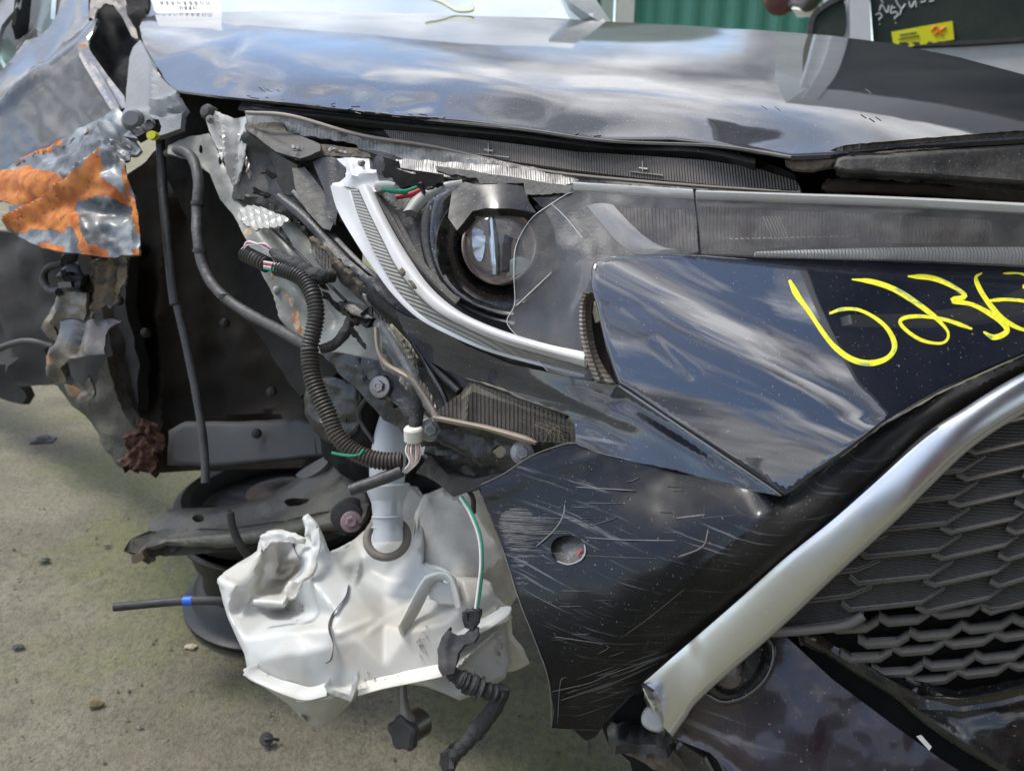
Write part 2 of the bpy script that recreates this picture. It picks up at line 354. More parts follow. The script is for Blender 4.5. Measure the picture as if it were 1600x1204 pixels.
# ------------------------------------------------------------------ materials
def M(name, col, rough=.5, metal=0., coat=0., coatr=.04, col2=None, ns=30, nlo=.45, nhi=.6, bump=0., bs=60, dust=0., dustc=(.30, .27, .22), dscale=18,
      scratch=0., scol=(.35, .35, .36), sdir=(3, 3, 120), mask=None, alpha=1., wave=None, ior=1.5, trans=0., spec=.5, coatior=1.5, adust=0., afres=0., updust=0., speck=0., sss=0., rvar=.12):
    m = bpy.data.materials.new(name); m.use_nodes = True; t = m.node_tree; n = t.nodes; l = t.links
    b = n['Principled BSDF']; b.inputs['Roughness'].default_value = rough; b.inputs['Metallic'].default_value = metal
    b.inputs['Coat Weight'].default_value = coat; b.inputs['Coat Roughness'].default_value = coatr; b.inputs['Coat IOR'].default_value = coatior; b.inputs['IOR'].default_value = ior
    b.inputs['Alpha'].default_value = alpha; b.inputs['Transmission Weight'].default_value = trans; b.inputs['Specular IOR Level'].default_value = spec
    if sss: b.inputs['Subsurface Weight'].default_value = sss; b.inputs['Subsurface Radius'].default_value = (.02, .02, .02); b.inputs['Subsurface Scale'].default_value = .6
    tcn = n.new('ShaderNodeTexCoord')
    def noise(s, det=5, vec=None, r=.55):
        q = n.new('ShaderNodeTexNoise'); q.inputs['Scale'].default_value = s; q.inputs['Detail'].default_value = det; q.inputs['Roughness'].default_value = r
        l.new(vec or tcn.outputs['Object'], q.inputs['Vector']); return q.outputs['Fac']
    def ramp(f, lo, hi, top=1.):
        q = n.new('ShaderNodeMapRange'); q.inputs[1].default_value = lo; q.inputs[2].default_value = hi; q.inputs[4].default_value = top
        q.clamp = True; l.new(f, q.inputs[0]); return q.outputs[0]
    def mix(f, a, c2):
        q = n.new('ShaderNodeMixRGB'); l.new(f, q.inputs[0])
        if isinstance(a, tuple): q.inputs[1].default_value = a+(1,)
        else: l.new(a, q.inputs[1])
        if isinstance(c2, tuple): q.inputs[2].default_value = c2+(1,)
        else: l.new(c2, q.inputs[2])
        return q.outputs[0]
    def math_(op, a, c2):
        q = n.new('ShaderNodeMath'); q.operation = op
        for i, v in enumerate((a, c2)):
            if isinstance(v, (int, float)): q.inputs[i].default_value = v
            else: l.new(v, q.inputs[i])
        return q.outputs[0]
    c = tuple(col)
    if col2: c = mix(ramp(noise(ns), nlo, nhi), c, tuple(col2))
    r = math_('ADD', math_('MULTIPLY', math_('SUBTRACT', noise(ns*1.7+3, 4), .5), rvar*2), rough)
    mt = None
    if mask:
        at = n.new('ShaderNodeAttribute'); at.attribute_name = 'mask'; mf = ramp(at.outputs['Fac'], .35, .65)
        mc = mask['col']
        if mask.get('col2'): mc = mix(ramp(noise(mask.get('ns', 60), 6), .42, .58), tuple(mask['col']), tuple(mask['col2']))
        if mask.get('col3'): mc = mix(ramp(noise(mask.get('ns', 60)*2.3, 6), .60, .68), mc, tuple(mask['col3']))
        c = mix(mf, c, mc)
        q = n.new('ShaderNodeMix'); l.new(mf, q.inputs[0]); l.new(r, q.inputs[2]); q.inputs[3].default_value = mask.get('rough', .8); r = q.outputs[0]
        if coat: l.new(math_('MULTIPLY', math_('SUBTRACT', 1., mf), coat), b.inputs['Coat Weight'])
        if metal: l.new(math_('MULTIPLY', math_('SUBTRACT', 1., mf), metal), b.inputs['Metallic'])
    df = None
    if dust:
        df = math_('MULTIPLY', ramp(noise(dscale, 8, r=.65), .38, .72), dust)
        if updust:
            g = n.new('ShaderNodeNewGeometry'); sx = n.new('ShaderNodeSeparateXYZ'); l.new(g.outputs['Normal'], sx.inputs[0])
            df = math_('MINIMUM', math_('ADD', df, math_('MULTIPLY', ramp(sx.outputs['Z'], .2, 1.), updust)), .95)
        if adust: l.new(math_('ADD', math_('MULTIPLY', df, adust), alpha), b.inputs['Alpha'])
        fine = ramp(noise(dscale*28, 3), .3, .7); df2 = math_('MULTIPLY', df, math_('ADD', math_('MULTIPLY', fine, .6), .6))
        c = mix(df2, c, tuple(dustc)); r = math_('MINIMUM', math_('ADD', r, math_('MULTIPLY', df, .5)), 1.)
        if coat and not mask: l.new(math_('MULTIPLY', math_('SUBTRACT', 1., math_('MULTIPLY', df, .9)), coat), b.inputs['Coat Weight'])
    if speck:
        sp_ = ramp(noise(420, 2), .70, .74, speck); c = mix(sp_, c, (.42, .38, .32))
    if scratch:
        mpn = n.new('ShaderNodeMapping'); mpn.inputs['Scale'].default_value = sdir; mpn.inputs['Rotation'].default_value = (0, rad(-7), 0)
        l.new(tcn.outputs['Object'], mpn.inputs['Vector'])
        f1 = ramp(noise(1.6, 6, mpn.outputs[0], .7), .585, .64); f2 = ramp(noise(9, 3), .42, .6); f = math_('MULTIPLY', math_('MULTIPLY', f1, f2), scratch)
        c = mix(f, c, tuple(scol)); r = math_('MINIMUM', math_('ADD', r, math_('MULTIPLY', f, .5)), 1.)
    if afres:
        lw = n.new('ShaderNodeLayerWeight'); lw.inputs[0].default_value = .35
        prev = b.inputs['Alpha'].links[0].from_socket if b.inputs['Alpha'].links else alpha
        l.new(math_('MINIMUM', math_('ADD', prev, math_('MULTIPLY', lw.outputs['Fresnel'], afres)), 1.), b.inputs['Alpha'])
    if isinstance(c, tuple): b.inputs['Base Color'].default_value = c+(1,)
    else: l.new(c, b.inputs['Base Color'])
    l.new(r, b.inputs['Roughness'])
    hgt = None
    if bump: hgt = math_('MULTIPLY', noise(bs, 6), bump)
    if wave:
        wv = n.new('ShaderNodeTexWave'); wv.wave_type = 'BANDS'; wv.bands_direction = wave[0]; wv.inputs['Scale'].default_value = wave[1]; wv.inputs['Distortion'].default_value = wave[3] if len(wave) > 3 else 0
        l.new(tcn.outputs['Object'], wv.inputs['Vector']); q = math_('MULTIPLY', wv.outputs['Fac'], wave[2]); hgt = q if hgt is None else math_('ADD', hgt, q)
    if hgt is not None:
        bn = n.new('ShaderNodeBump'); bn.inputs['Strength'].default_value = 1; bn.inputs['Distance'].default_value = .002; l.new(hgt, bn.inputs['Height'])
        l.new(bn.outputs[0], b.inputs['Normal'])
    return m
paint = M('navy_paint', (.0055, .008, .016), .35, .0, 1, .025, coatior=2.1, spec=.1, dust=.08, dustc=(.16, .155, .15), dscale=9, speck=.5)
bonnet_paint = M('dusty_bonnet_paint', (.007, .010, .018), .5, .0, 1, .03, coatior=1.42, spec=.1, dust=.22, dustc=(.17, .155, .14), dscale=6, speck=.7)
corner_paint = M('dusty_corner_paint', (.010, .014, .024), .4, .0, .9, .07, coatior=1.8, spec=.2, dust=.26, dustc=(.15, .155, .165), dscale=14, speck=.7, scratch=.3)
scr_paint = M('scratched_paint', (.004, .005, .008), .32, .0, .22, .08, scratch=1., sdir=(5, 5, 240), scol=(.11, .11, .12), spec=.22, dust=.05, dustc=(.10, .09, .085), dscale=9, speck=.5,
              mask={'col': (.012, .0115, .011), 'col2': (.022, .02, .018), 'ns': 22, 'rough': .6})
grey_paint = M('grey_body_paint', (.022, .026, .030), .4, .0, .7, .06, spec=.2, dust=.3, dustc=(.11, .11, .11), dscale=6)
blk = M('black_plastic', (.012, .012, .013), .42, bump=.3, bs=300, dust=.22, dustc=(.12, .11, .10), dscale=22, speck=.5)
blk_dusty = M('dusty_black_plastic', (.015, .015, .016), .48, bump=.5, bs=160, dust=.45, dustc=(.17, .155, .13), dscale=26, updust=.22, speck=.8)
blk_gloss = M('gloss_black_plastic', (.006, .006, .007), .12, coat=.5, dust=.18, dustc=(.2, .18, .15), dscale=30, speck=.9)
blk_metal = M('black_chassis_metal', (.009, .010, .011), .36, .1, coat=.3, coatr=.2, dust=.38, dustc=(.13, .115, .095), dscale=20, bump=1.0, bs=90, speck=.8)
dark = M('dark_wheel_arch', (.026, .021, .017), .8, dust=.5, dustc=(.055, .044, .034), dscale=4, bump=2, bs=25, spec=.3)
dark2 = M('dark_underbody_and_gaps', (.006, .006, .006), .8, dust=.4, dustc=(.026, .023, .019), dscale=5, bump=1.5, bs=30, spec=.3)
grill = M('grille_plastic', (.075, .073, .070), .42, dust=.25, dustc=(.19, .165, .135), dscale=14, updust=.1, wave=('Z', 150, .8), speck=.5)
grill_lip = M('grille_lip_plastic', (.13, .125, .118), .30, dust=.4, dustc=(.24, .21, .175), dscale=18, updust=.3, speck=.6)
chrome = M('satin_chrome', (.80, .82, .86), .30, 1., dust=.12, dustc=(.4, .4, .4), dscale=12, scratch=.12, scol=(.3, .3, .3), rvar=.08)
chrome_edge = M('pale_trim_edge', (.42, .40, .36), .45, .3, dust=.3)
white_pl = M('white_tank_plastic', (.55, .565, .55), .46, coat=.12, coatr=.3, col2=(.47, .455, .41), ns=6, dust=.22, dustc=(.38, .31, .20), dscale=16, bump=.3, bs=50, sss=.3, speck=.3, rvar=.06)
white_pl2 = M('dirty_tank_plastic', (.78, .75, .66), .5, col2=(.66, .61, .51), ns=7, dust=.5, dustc=(.26, .20, .13), dscale=16, bump=.5, bs=40, speck=.6)
neck_m = M('translucent_neck', (.62, .66, .70), .3, alpha=.62, dust=.2, dustc=(.5, .46, .4), dscale=14)
clear = M('clear_lens', (.24, .235, .225), .12, alpha=.10, spec=.6, coat=1, coatr=.06, coatior=1.7, dust=.5, dustc=(.34, .31, .26), dscale=26, speck=.8, adust=.22, afres=.45)
clear_dusty = M('dusty_clear_shard', (.55, .53, .49), .12, alpha=.66, adust=.35, dust=.6, dustc=(.34, .29, .23), dscale=30, col2=(.18, .175, .165), ns=34, wave=('X', 60, .3, 1.5), speck=.6)
clear_rib = M('ribbed_lens', (.20, .185, .165), .14, alpha=.38, adust=.5, dust=.5, dustc=(.26, .22, .17), dscale=24, wave=('X', 75, 1.2))
glassy = M('projector_glass', (.9, .95, .95), .015, trans=1, ior=1.5, rvar=0)
whitepl = M('white_bezel', (.50, .51, .52), .35, coat=.3, dust=.25, dustc=(.25, .24, .22), dscale=30)
guide = M('frosted_light_guide', (.62, .61, .59), .26, coat=.4, dust=.3, dustc=(.36, .32, .27), dscale=24)
guide_rib = M('ribbed_light_guide', (.24, .235, .215), .3, coat=.3, dust=.3, dustc=(.2, .18, .15), dscale=26, wave=('DIAGONAL', 130, .5))
greyrib = M('grey_reflector', (.17, .14, .135), .3, .3, col2=(.075, .035, .038), ns=30, wave=('X', 90, 1.8), dust=.2)
apron_m = M('apron_primer', (.215, .225, .20), .45, .0, coat=.2, coatr=.3, col2=(.12, .125, .115), ns=12, dust=.5, dustc=(.11, .10, .08), dscale=15, bump=.8, bs=60,
            mask={'col': (.30, .13, .05), 'col2': (.5, .4, .28), 'rough': .9, 'ns': 90})
rusty = M('rusty_fender', (.022, .027, .032), .5, .0, coat=.25, coatr=.2, col2=(.20, .225, .24), ns=16, nlo=.47, nhi=.60, bump=.6, bs=30,
          mask={'col': (.38, .095, .012), 'col2': (.55, .19, .03), 'col3': (.13, .05, .02), 'rough': .9, 'ns': 42}, dust=.2, dustc=(.2, .22, .22))
rust_m = M('flaking_rust', (.06, .026, .017), .95, col2=(.13, .065, .04), ns=60, bump=6, bs=80)
bent = M('bent_grey_metal', (.11, .11, .115), .33, .4, coat=.3, coatr=.25, col2=(.2, .17, .14), ns=22, dust=.4, dustc=(.16, .13, .1), bump=1.5, bs=50,
         mask={'col': (.40, .16, .05), 'col2': (.3, .2, .12), 'rough': .9})
steel = M('dull_steel', (.34, .335, .33), .34, .85, dust=.45, dustc=(.2, .15, .11), dscale=90)
arm_m = M('grimy_arm_metal', (.070, .066, .054), .5, .1, col2=(.042, .042, .037), ns=14, dust=.5, dustc=(.12, .105, .075), dscale=22, bump=1.4, bs=70, coat=.2, coatr=.35)
rim_m = M('black_steel_rim', (.007, .008, .009), .5, .0, coat=.2, coatr=.3, spec=.3, dust=.25, dustc=(.045, .042, .036), dscale=10)
disc_m = M('rusty_brake_disc', (.055, .032, .023), .7, .1, col2=(.04, .027, .02), ns=20, bump=1, bs=90)
rubber = M('black_rubber', (.022, .022, .023), .55, dust=.5, dustc=(.12, .115, .105), dscale=25, bump=.5, bs=150)
hose_m = M('grey_rubber_hose', (.038, .038, .038), .45, dust=.6, dustc=(.11, .107, .10), dscale=30, bump=.8, bs=120)
loom = M('corrugated_loom', (.028, .027, .026), .38, coat=.1, dust=.4, dustc=(.14, .12, .10), dscale=9)
loom_brown = M('dusty_loom', (.040, .034, .029), .45, dust=.5, dustc=(.14, .115, .09), dscale=9)
tape = M('cloth_tape', (.024, .024, .024), .65, bump=2.5, bs=110, dust=.4, dustc=(.1, .1, .09))
def plain(nm, c, r=.5, **k): return M(nm, c, r, **k)
w_red = plain('red_wire', (.5, .03, .04)); w_pur = plain('violet_wire', (.16, .08, .3)); w_wht = plain('white_wire', (.7, .68, .64)); w_grn = plain('green_wire', (.02, .30, .17))
w_cop = plain('pink_wire', (.52, .33, .28)); blue_t = plain('blue_tape', (.02, .12, .6)); yel = M('yellow_marker', (.75, .72, .03), .45, col2=(.30, .36, .16), nlo=.60, nhi=.70, ns=70, bump=.8, bs=200, coat=.2)
yel2 = plain('yellow_plastic', (.62, .60, .02), .4); tan = M('tan_foam', (.48, .40, .28), .9, bump=3, bs=150); pinkb = plain('pink_bolt', (.32, .22, .23), .5)
grom = M('grommet_rubber', (.15, .135, .115), .6, dust=.5, dustc=(.26, .23, .19), dscale=40)
strapm = M('brown_strap', (.28, .22, .17), .4, alpha=.95, dust=.4, coat=.3)
maroon = M('maroon_lower_paint', (.022, .012, .020), .28, .3, .9, .08, dust=.3, dustc=(.11, .095, .09), dscale=12, speck=.7, scratch=.2)
scr_m = plain('pale_scratch', (.26, .255, .26), .7); cob = plain('cobweb_silk', (.34, .28, .2), .8); mud = M('brown_mud', (.13, .105, .08), .95, bump=4, bs=90, col2=(.07, .06, .05), ns=50)

# ------------------------------------------------------------------ ground
gm = bpy.data.materials.new('mossy_concrete'); gm.use_nodes = True; t = gm.node_tree; n = t.nodes; l = t.links; b = n['Principled BSDF']
g = n.new('ShaderNodeNewGeometry')
def gnoise(s, det=6, r=.6):
    q = n.new('ShaderNodeTexNoise'); q.inputs['Scale'].default_value = s; q.inputs['Detail'].default_value = det; q.inputs['Roughness'].default_value = r; l.new(g.outputs['Position'], q.inputs['Vector']); return q.outputs['Fac']
def gramp(f, lo, hi, top=1.):
    q = n.new('ShaderNodeMapRange'); q.inputs[1].default_value = lo; q.inputs[2].default_value = hi; q.inputs[4].default_value = top; l.new(f, q.inputs[0]); return q.outputs[0]
def gmix(f, a, c2):
    q = n.new('ShaderNodeMixRGB'); l.new(f, q.inputs[0])
    for i, v in ((1, a), (2, c2)):
        if isinstance(v, tuple): q.inputs[i].default_value = v+(1,)
        else: l.new(v, q.inputs[i])
    return q.outputs[0]
c = gmix(gramp(gnoise(3.2), .4, .62), (.250, .226, .158), (.158, .140, .094))
c = gmix(gramp(gnoise(1.7, 8), .46, .62, .85), c, (.158, .172, .048))
c = gmix(gramp(gnoise(7, 8, .7), .56, .70, .55), c, (.070, .060, .044))
c = gmix(gramp(gnoise(14, 8, .7), .60, .72, .5), c, (.30, .275, .23))
c = gmix(gramp(gnoise(90, 6, .8), .47, .62, .75), c, (.085, .078, .060))
c = gmix(gramp(gnoise(35, 7, .8), .58, .66, .7), c, (.26, .24, .19))
c = gmix(gramp(gnoise(260, 3, .6), .66, .72, .7), c, (.34, .31, .26))
l.new(c, b.inputs['Base Color']); b.inputs['Roughness'].default_value = .85
bn = n.new('ShaderNodeBump'); bn.inputs['Distance'].default_value = .009; bn.inputs['Strength'].default_value = .9
ad = n.new('ShaderNodeMath'); ad.operation = 'ADD'; l.new(gnoise(22, 8, .7), ad.inputs[0]); l.new(gnoise(150, 4, .7), ad.inputs[1]); l.new(ad.outputs[0], bn.inputs['Height']); l.new(bn.outputs[0], b.inputs['Normal'])
xs = np.r_[-60, -20, np.linspace(-3, 3, 61), 20, 60]; ys = np.r_[-60, -10, np.linspace(0, 5, 51), 20, 80]
V = []; 
for yy in ys:
    for xx in xs: V.append((xx, yy, .012*float(fbm(np.array([xx]), np.array([yy]), .5, 2)[0]) if abs(xx) < 3 and 0 < yy < 5 else 0))
nx = len(xs); Fc = [(j*nx+i, j*nx+i+1, (j+1)*nx+i+1, (j+1)*nx+i) for j in range(len(ys)-1) for i in range(nx-1)]
go = mesh('ground', V, Fc, gm, angle=60); go['kind'] = 'structure'

# ================================================================== background: shed, ute, second vehicle
def slab(name, pts, d0, mat, parent, th=.01, **k): return panel(name, pts, [(x, y, d0) for x, y in [(0, 0), (1600, 0), (0, 1200), (1600, 1200)]], mat, parent, th=th, **k)
shed_green = M('green_corrugated_steel', (.09, .33, .24), .42, dust=.3, dustc=(.2, .28, .22), dscale=3); shed_pale = M('pale_green_trim', (.42, .50, .43), .5, dust=.2)
cream = M('cream_post_paint', (.74, .72, .64), .5, dust=.2)
# a shed of corrugated sheets, crimps modelled
def corrugated(name, x0, x1, y, z0, z1, pitch, dep, mat, parent, horizontal=False):
    V, Fc = [], []; n = int(((z1-z0) if horizontal else (x1-x0))/pitch*6)
    for i in range(n+1):
        ph = i/6*2*math.pi; o = dep*max(-.6, min(.6, math.sin(ph)))
        for s in (0, 1):
            for bk in (0, .004):
                V.append((x0+(x1-x0)*s, y+o+bk, z0+(z1-z0)*i/n) if horizontal else (x0+(x1-x0)*i/n, y+o+bk, z0+(z1-z0)*s))
    for i in range(n):
        a = i*4; b_ = a+4; Fc += [(a, b_, b_+2, a+2), (a+1, a+3, b_+3, b_+1), (a, a+1, b_+1, b_), (a+2, b_+2, b_+3, a+3)]
    Fc += [(0, 2, 3, 1), (n*4, n*4+1, n*4+3, n*4+2)]
    return mesh(name, V, Fc, mat, parent, smooth=False)
shed = thing('steel_shed', 'dark green corrugated steel shed wall with a cream corner post behind the bonnet', 'shed', (1.2, 6.6, 0))
corrugated('wall_sheet', .93, 2.55, 6.6, 0, 2.05, .165, .035, shed_green, shed)
corrugated('roller_door', .10, .78, 6.75, 0, 2.0, .16, .03, M('roller_door_green', (.05, .17, .12), .5, dust=.3, dustc=(.3, .38, .32), dscale=3), shed, True)
box('corner_post', (.80, 6.50, 0), (.93, 6.62, 2.1), cream, shed); box('door_jamb', (.69, 6.56, 0), (.78, 6.70, 2.05), shed_pale, shed)
box('roof_edge', (.05, 6.4, 2.1), (2.6, 6.9, 2.2), shed_pale, shed)
# ute at the right
wht = M('white_ute_paint', (.52, .53, .53), .35, coat=.5, dust=.2); dglass = M('dark_window_glass', (.030, .040, .036), .08, dust=.12, dscale=2)
ute = thing('white_ute', 'white vehicle with dark side window, white marker writing and a yellow sticker', 'truck', ground_pt(1560, 420))
uD = facet([(1180, -320, 3.2), (1180, 300, 3.1), (2400, -320, 2.7), (2400, 300, 2.6)])
panel('door', [(1326, -200), (1326, 40), (1340, 72), (1400, 71), (1500, 66), (1620, 58), (1900, 50), (1900, 300), (1330, 300), (1250, 200), (1262, 60), (1290, 10), (1310, -200)], uD, wht, ute, th=.06, sp=30)
panel('window_pillar', [(1322, -260), (1348, -260), (1362, 70), (1330, 74)], lambda x, y: uD(x, y)-.03, wht, ute, th=.04, sp=14)
wn = panel('window', [(1356, -60), (1366, 70), (1500, 66), (1620, 60), (1900, 50), (2300, 40), (2300, -200), (1340, -200)], lambda x, y: uD(x, y)-.005, dglass, ute, th=.01, sp=30)
panel('roof', [(1300, -300), (2320, -300), (2320, -195), (1320, -195)], lambda x, y: uD(x, y)-.02, wht, ute, th=.9, sp=40)
panel('window_seal', [(1364, 68), (1500, 64), (1620, 57), (1900, 48), (1900, 54), (1620, 63), (1500, 70), (1365, 74)], lambda x, y: uD(x, y)-.02, rubber, ute, th=.02, sp=20)
panel('rear_glass', closed_smooth([(1268, 62), (1272, 30), (1296, 8), (1318, 0), (1322, 50), (1300, 62)], 24), lambda x, y: uD(x, y)-.02, dglass, ute, th=.01, sp=8)
panel('door_seal', closed_smooth([(1262, 66), (1266, 26), (1292, 2), (1320, -10), (1324, -4), (1296, 9), (1273, 30), (1269, 66)], 32), lambda x, y: uD(x, y)-.03, rubber, ute, th=.02, sp=8)
st = panel('sticker', [(1393, 50), (1488, 33), (1491, 62), (1397, 77)], lambda x, y: uD(x, y)-.02, yel2, ute, th=.002, sp=20)
pr = []
for (a, b_, c_, d_) in [(1405, 54, 1432, 50), (1404, 60, 1436, 55)]: pr.append(stroke(None, [(a, b_), (c_, d_)], 2.2, uD, None, lift=.026))
joined('sticker_print', pr, M('sticker_print_grey', (.30, .28, .10), .5), st)
joined('sticker_logo', [stroke(None, [(1455, 48), (1462, 42), (1468, 48), (1478, 42)], 5, uD, None, lift=.026), stroke(None, [(1460, 55), (1466, 50), (1474, 55)], 4, uD, None, lift=.026)], M('sticker_orange', (.75, .20, .03), .5), st)
ws = []
for gl in [[(1375, -4), (1380, 6)], [(1398, -4), (1404, 10)], [(1374, 18), (1378, 8), (1386, 20), (1389, 8)], [(1394, 8), (1392, 20), (1400, 19)], [(1393, 13), (1399, 12)], [(1404, 8), (1409, 14), (1415, 6)], [(1409, 14), (1406, 24)], [(1420, 2), (1424, 12), (1430, 2), (1432, 12)],
           [(1368, 24), (1374, 21), (1378, 26), (1374, 30), (1374, 33)], [(1374, 37), (1375, 39)], [(1392, 22), (1399, 19), (1403, 24), (1398, 28), (1399, 31)], [(1399, 35), (1400, 37)], [(1438, 4), (1446, 2), (1440, -6), (1448, -6)], [(1452, 3), (1460, 1)]]:
    ws.append(stroke(None, gl, 2.6, uD, None, lift=.009))
joined('window_writing', ws, whitepl, wn)
junk = thing('hanging_vehicle_mirror', 'round dark red mirror housing at the top beside the green shed', 'mirror', P(1218, 5, 3.6))
lathe('housing', P(1222, -2, 3.6), (-.5, -1, -.1), [(.01, -.08), (.055, -.06), (.075, 0), (.07, .03), (.055, .045), (.02, .05)], M('mirror_red_brown', (.10, .03, .03), .4, coat=.5), junk, seg=24, sx=1.1)
sweep('arm', [(1228, 2, 3.6), (1256, 12, 3.5), (1280, -10, 3.3)], .03, rubber, junk); panel('bracket', [(1236, 14), (1262, 18), (1282, 10), (1276, 26), (1246, 28)], [(1230, 10, 3.5), (1280, 10, 3.4), (1250, 30, 3.5)], cream, junk, th=.02, sp=8)

# ================================================================== out of view: shed with a roof added for reflections, and the maroon car
sh2 = thing('reflection_shed', 'unseen open shed, its roof added over the right for dark reflections', 'shed', (0, -7, 0))
corrugated('back_wall', -9, 9, -9, 0, 3.2, .2, .03, M('shed_grey_sheet', (.16, .19, .18), .6), sh2)
rm = M('reflection_roof', (.04, .045, .042), .6)
RV = [(1.35, -9), (9, -9), (9, 5), (1.15, 5)]; mesh('roof', [(x, y, 3.2) for x, y in RV]+[(x, y, 3.3) for x, y in RV], [(3, 2, 1, 0), (4, 5, 6, 7)]+[(i, (i+1) % 4, 4+(i+1) % 4, 4+i) for i in range(4)], rm, sh2, smooth=False)  # canopy added out of view, shaped so the paint reflects a dark area
for k in range(9): box('roof_beam', (1.3, -8.5+k*1.6, 3.0), (9, -8.38+k*1.6, 3.19), cream, sh2)
for k in range(3): box('post', (8.7, -2+3*k, 0), (8.85, -1.85+3*k, 3.2), cream, sh2)
for k in range(5): box('post', (-8+4*k, -6.2, 0), (-7.85+4*k, -6.05, 3.2), cream, sh2)
mc = thing('maroon_car', 'maroon hatchback parked behind the photographer', 'car', (2.6, -3.6, 0))
mpaint = M('maroon_paint', (.16, .008, .015), .3, coat=1)
prof = [(-2.0, .35), (-2.05, .75), (-1.9, .95), (-1.3, 1.02), (-.8, 1.42), (.7, 1.46), (1.35, 1.02), (2.0, .88), (2.1, .6), (2.05, .35)]
V = []; 
for yy, s, k in ((-.82, 1, 0), (-.7, 1.0, .06), (.7, 1.0, .06), (.82, 1, 0)):
    for (a, z) in prof: V.append((2.6+a, -3.6+yy*(1-.18*max(0, (z-.95)/.5)), z+(k if .5 < z else 0)))
m_ = len(prof); Fc = [(j*m_+i, j*m_+(i+1) % m_, (j+1)*m_+(i+1) % m_, (j+1)*m_+i) for j in range(3) for i in range(m_)]+[tuple(range(m_))[::-1], tuple(3*m_+i for i in range(m_))]
mesh('body', V, Fc, mpaint, mc, angle=30)
for yy in (.80, -.80):
    V = [(2.6+a, -3.6+yy*(1-.17*(z-.95)/.5)+(.02 if yy > 0 else -.02), z) for a, z in [(-1.2, 1.04), (-.75, 1.38), (.65, 1.41), (1.2, 1.04)]]; V += [(v[0], v[1]-.01, v[2]) for v in V]
    mesh('side_window', V, [(0, 1, 2, 3), (7, 6, 5, 4)]+[(i, (i+1) % 4, 4+(i+1) % 4, 4+i) for i in range(4)], dglass, mc, smooth=False)
for a in (-1.3, 1.3):
    for yy in (-.8, .8): lathe('wheel', (2.6+a, -3.6+yy, .31), (0, 1, 0), [(.05, -.1), (.31, -.1), (.31, .1), (.05, .1)], rubber, mc, seg=28)

# ================================================================== the wrecked car
car = thing('wrecked_car', 'dark blue crash damaged car with stripped front corner, broken headlamp and yellow marker number', 'car', ground_pt(700, 900))
# --- bonnet
hood_o = [(223, 30), (218, 42), (221, 58), (226, 74), (239, 101), (255, 125), (276, 141), (300, 145), (349, 151), (400, 156), (462, 162), (528, 170), (637, 181), (725, 188), (812, 199), (900, 214), (950, 218), (1050, 218),
          (1120, 226), (1200, 238), (1235, 244), (1300, 241), (1400, 230), (1500, 223), (1600, 217), (1760, 210), (1760, 170), (1680, 142), (1600, 117), (1500, 90), (1400, 69), (1300, 56), (1175, 47), (1070, 40), (950, 34), (870, 30), (800, 27), (600, 20), (419, 17), (287, 21), (240, 24)]
hoodD = polyfit([(223, 30, 1.72), (226, 74, 1.42), (276, 141, 1.19), (462, 162, 1.04), (637, 181, .95), (812, 199, .86), (950, 218, .80), (1235, 244, .71), (1400, 230, .70), (1600, 217, .71), (1760, 205, .73),
             (419, 17, 1.92), (800, 27, 2.05), (950, 35, 2.0), (1175, 47, 1.76), (1400, 69, 1.45), (1600, 117, 1.13), (1760, 170, .92), (280, 90, 1.33), (300, 50, 1.56), (450, 110, 1.14), (450, 65, 1.34), (650, 120, 1.10), (650, 70, 1.36), (900, 155, .95), (900, 85, 1.30), (1200, 130, 1.0)])
hd = addf(ridge([(245, 97), (330, 66), (393, 49)], 9, .0014), ridge([(393, 49), (372, 72), (350, 92)], 8, -.002), ridge([(560, 50), (660, 84), (760, 120), (880, 165)], 34, .0014), ridge([(520, 92), (640, 120), (720, 150)], 28, -.0012),
          ridge([(620, 165), (670, 158)], 14, -.002), ridge([(870, 190), (930, 185)], 18, .0008), ridge([(700, 175), (800, 176), (860, 160), (850, 120)], 24, -.0007), ridge([(450, 130), (560, 128)], 20, .002),
          fold([(345, 131), (440, 140), (576, 152)], 3.5, -.0022), wob(220, .0008, 3), wob(60, .0003, 8))
hood = panel('bonnet', hood_o, hoodD, bonnet_paint, car, th=.004, sp=9, disp=hd, roundr=8, roundd=.002)
ribbon('bonnet_edge', [(279, 142, 1.185), (349, 151, 1.12), (462, 163, 1.035), (637, 182, .945), (812, 200, .856), (950, 219, .796), (1120, 227, .74), (1235, 245, .706)], [(279, 145, 1.186), (349, 154, 1.121), (462, 166, 1.036), (637, 185.5, .946), (812, 203.5, .857), (950, 222.5, .797), (1120, 230.5, .741), (1235, 248, .707)], M('dusty_hem_edge', (.11, .105, .095), .5, dust=.5), hood, n=60, m=3, th=.003)
hs = []
for i in range(26):
    x = random.uniform(380, 960); y = 150+(x-380)*.105+random.uniform(-3, 8); hs.append(stroke(None, [(x, y), (x+random.uniform(3, 14), y+random.uniform(-3, 3))], random.uniform(.8, 1.6), lambda a, b_: hoodD(a, b_), None, lift=.003, cr=False))
for (x, y) in [(404, 134), (415, 136), (432, 139), (437, 134), (1345, 178), (1358, 184), (1368, 182), (1352, 139), (1358, 145), (815, 152), (1190, 165), (1210, 166)]:
    hs.append(stroke(None, [(x, y), (x+9, y+6)], 1.2, hoodD, None, lift=.003, cr=False))
o = joined('paint_chip', hs, scr_m, hood); o['kind'] = 'stuff'
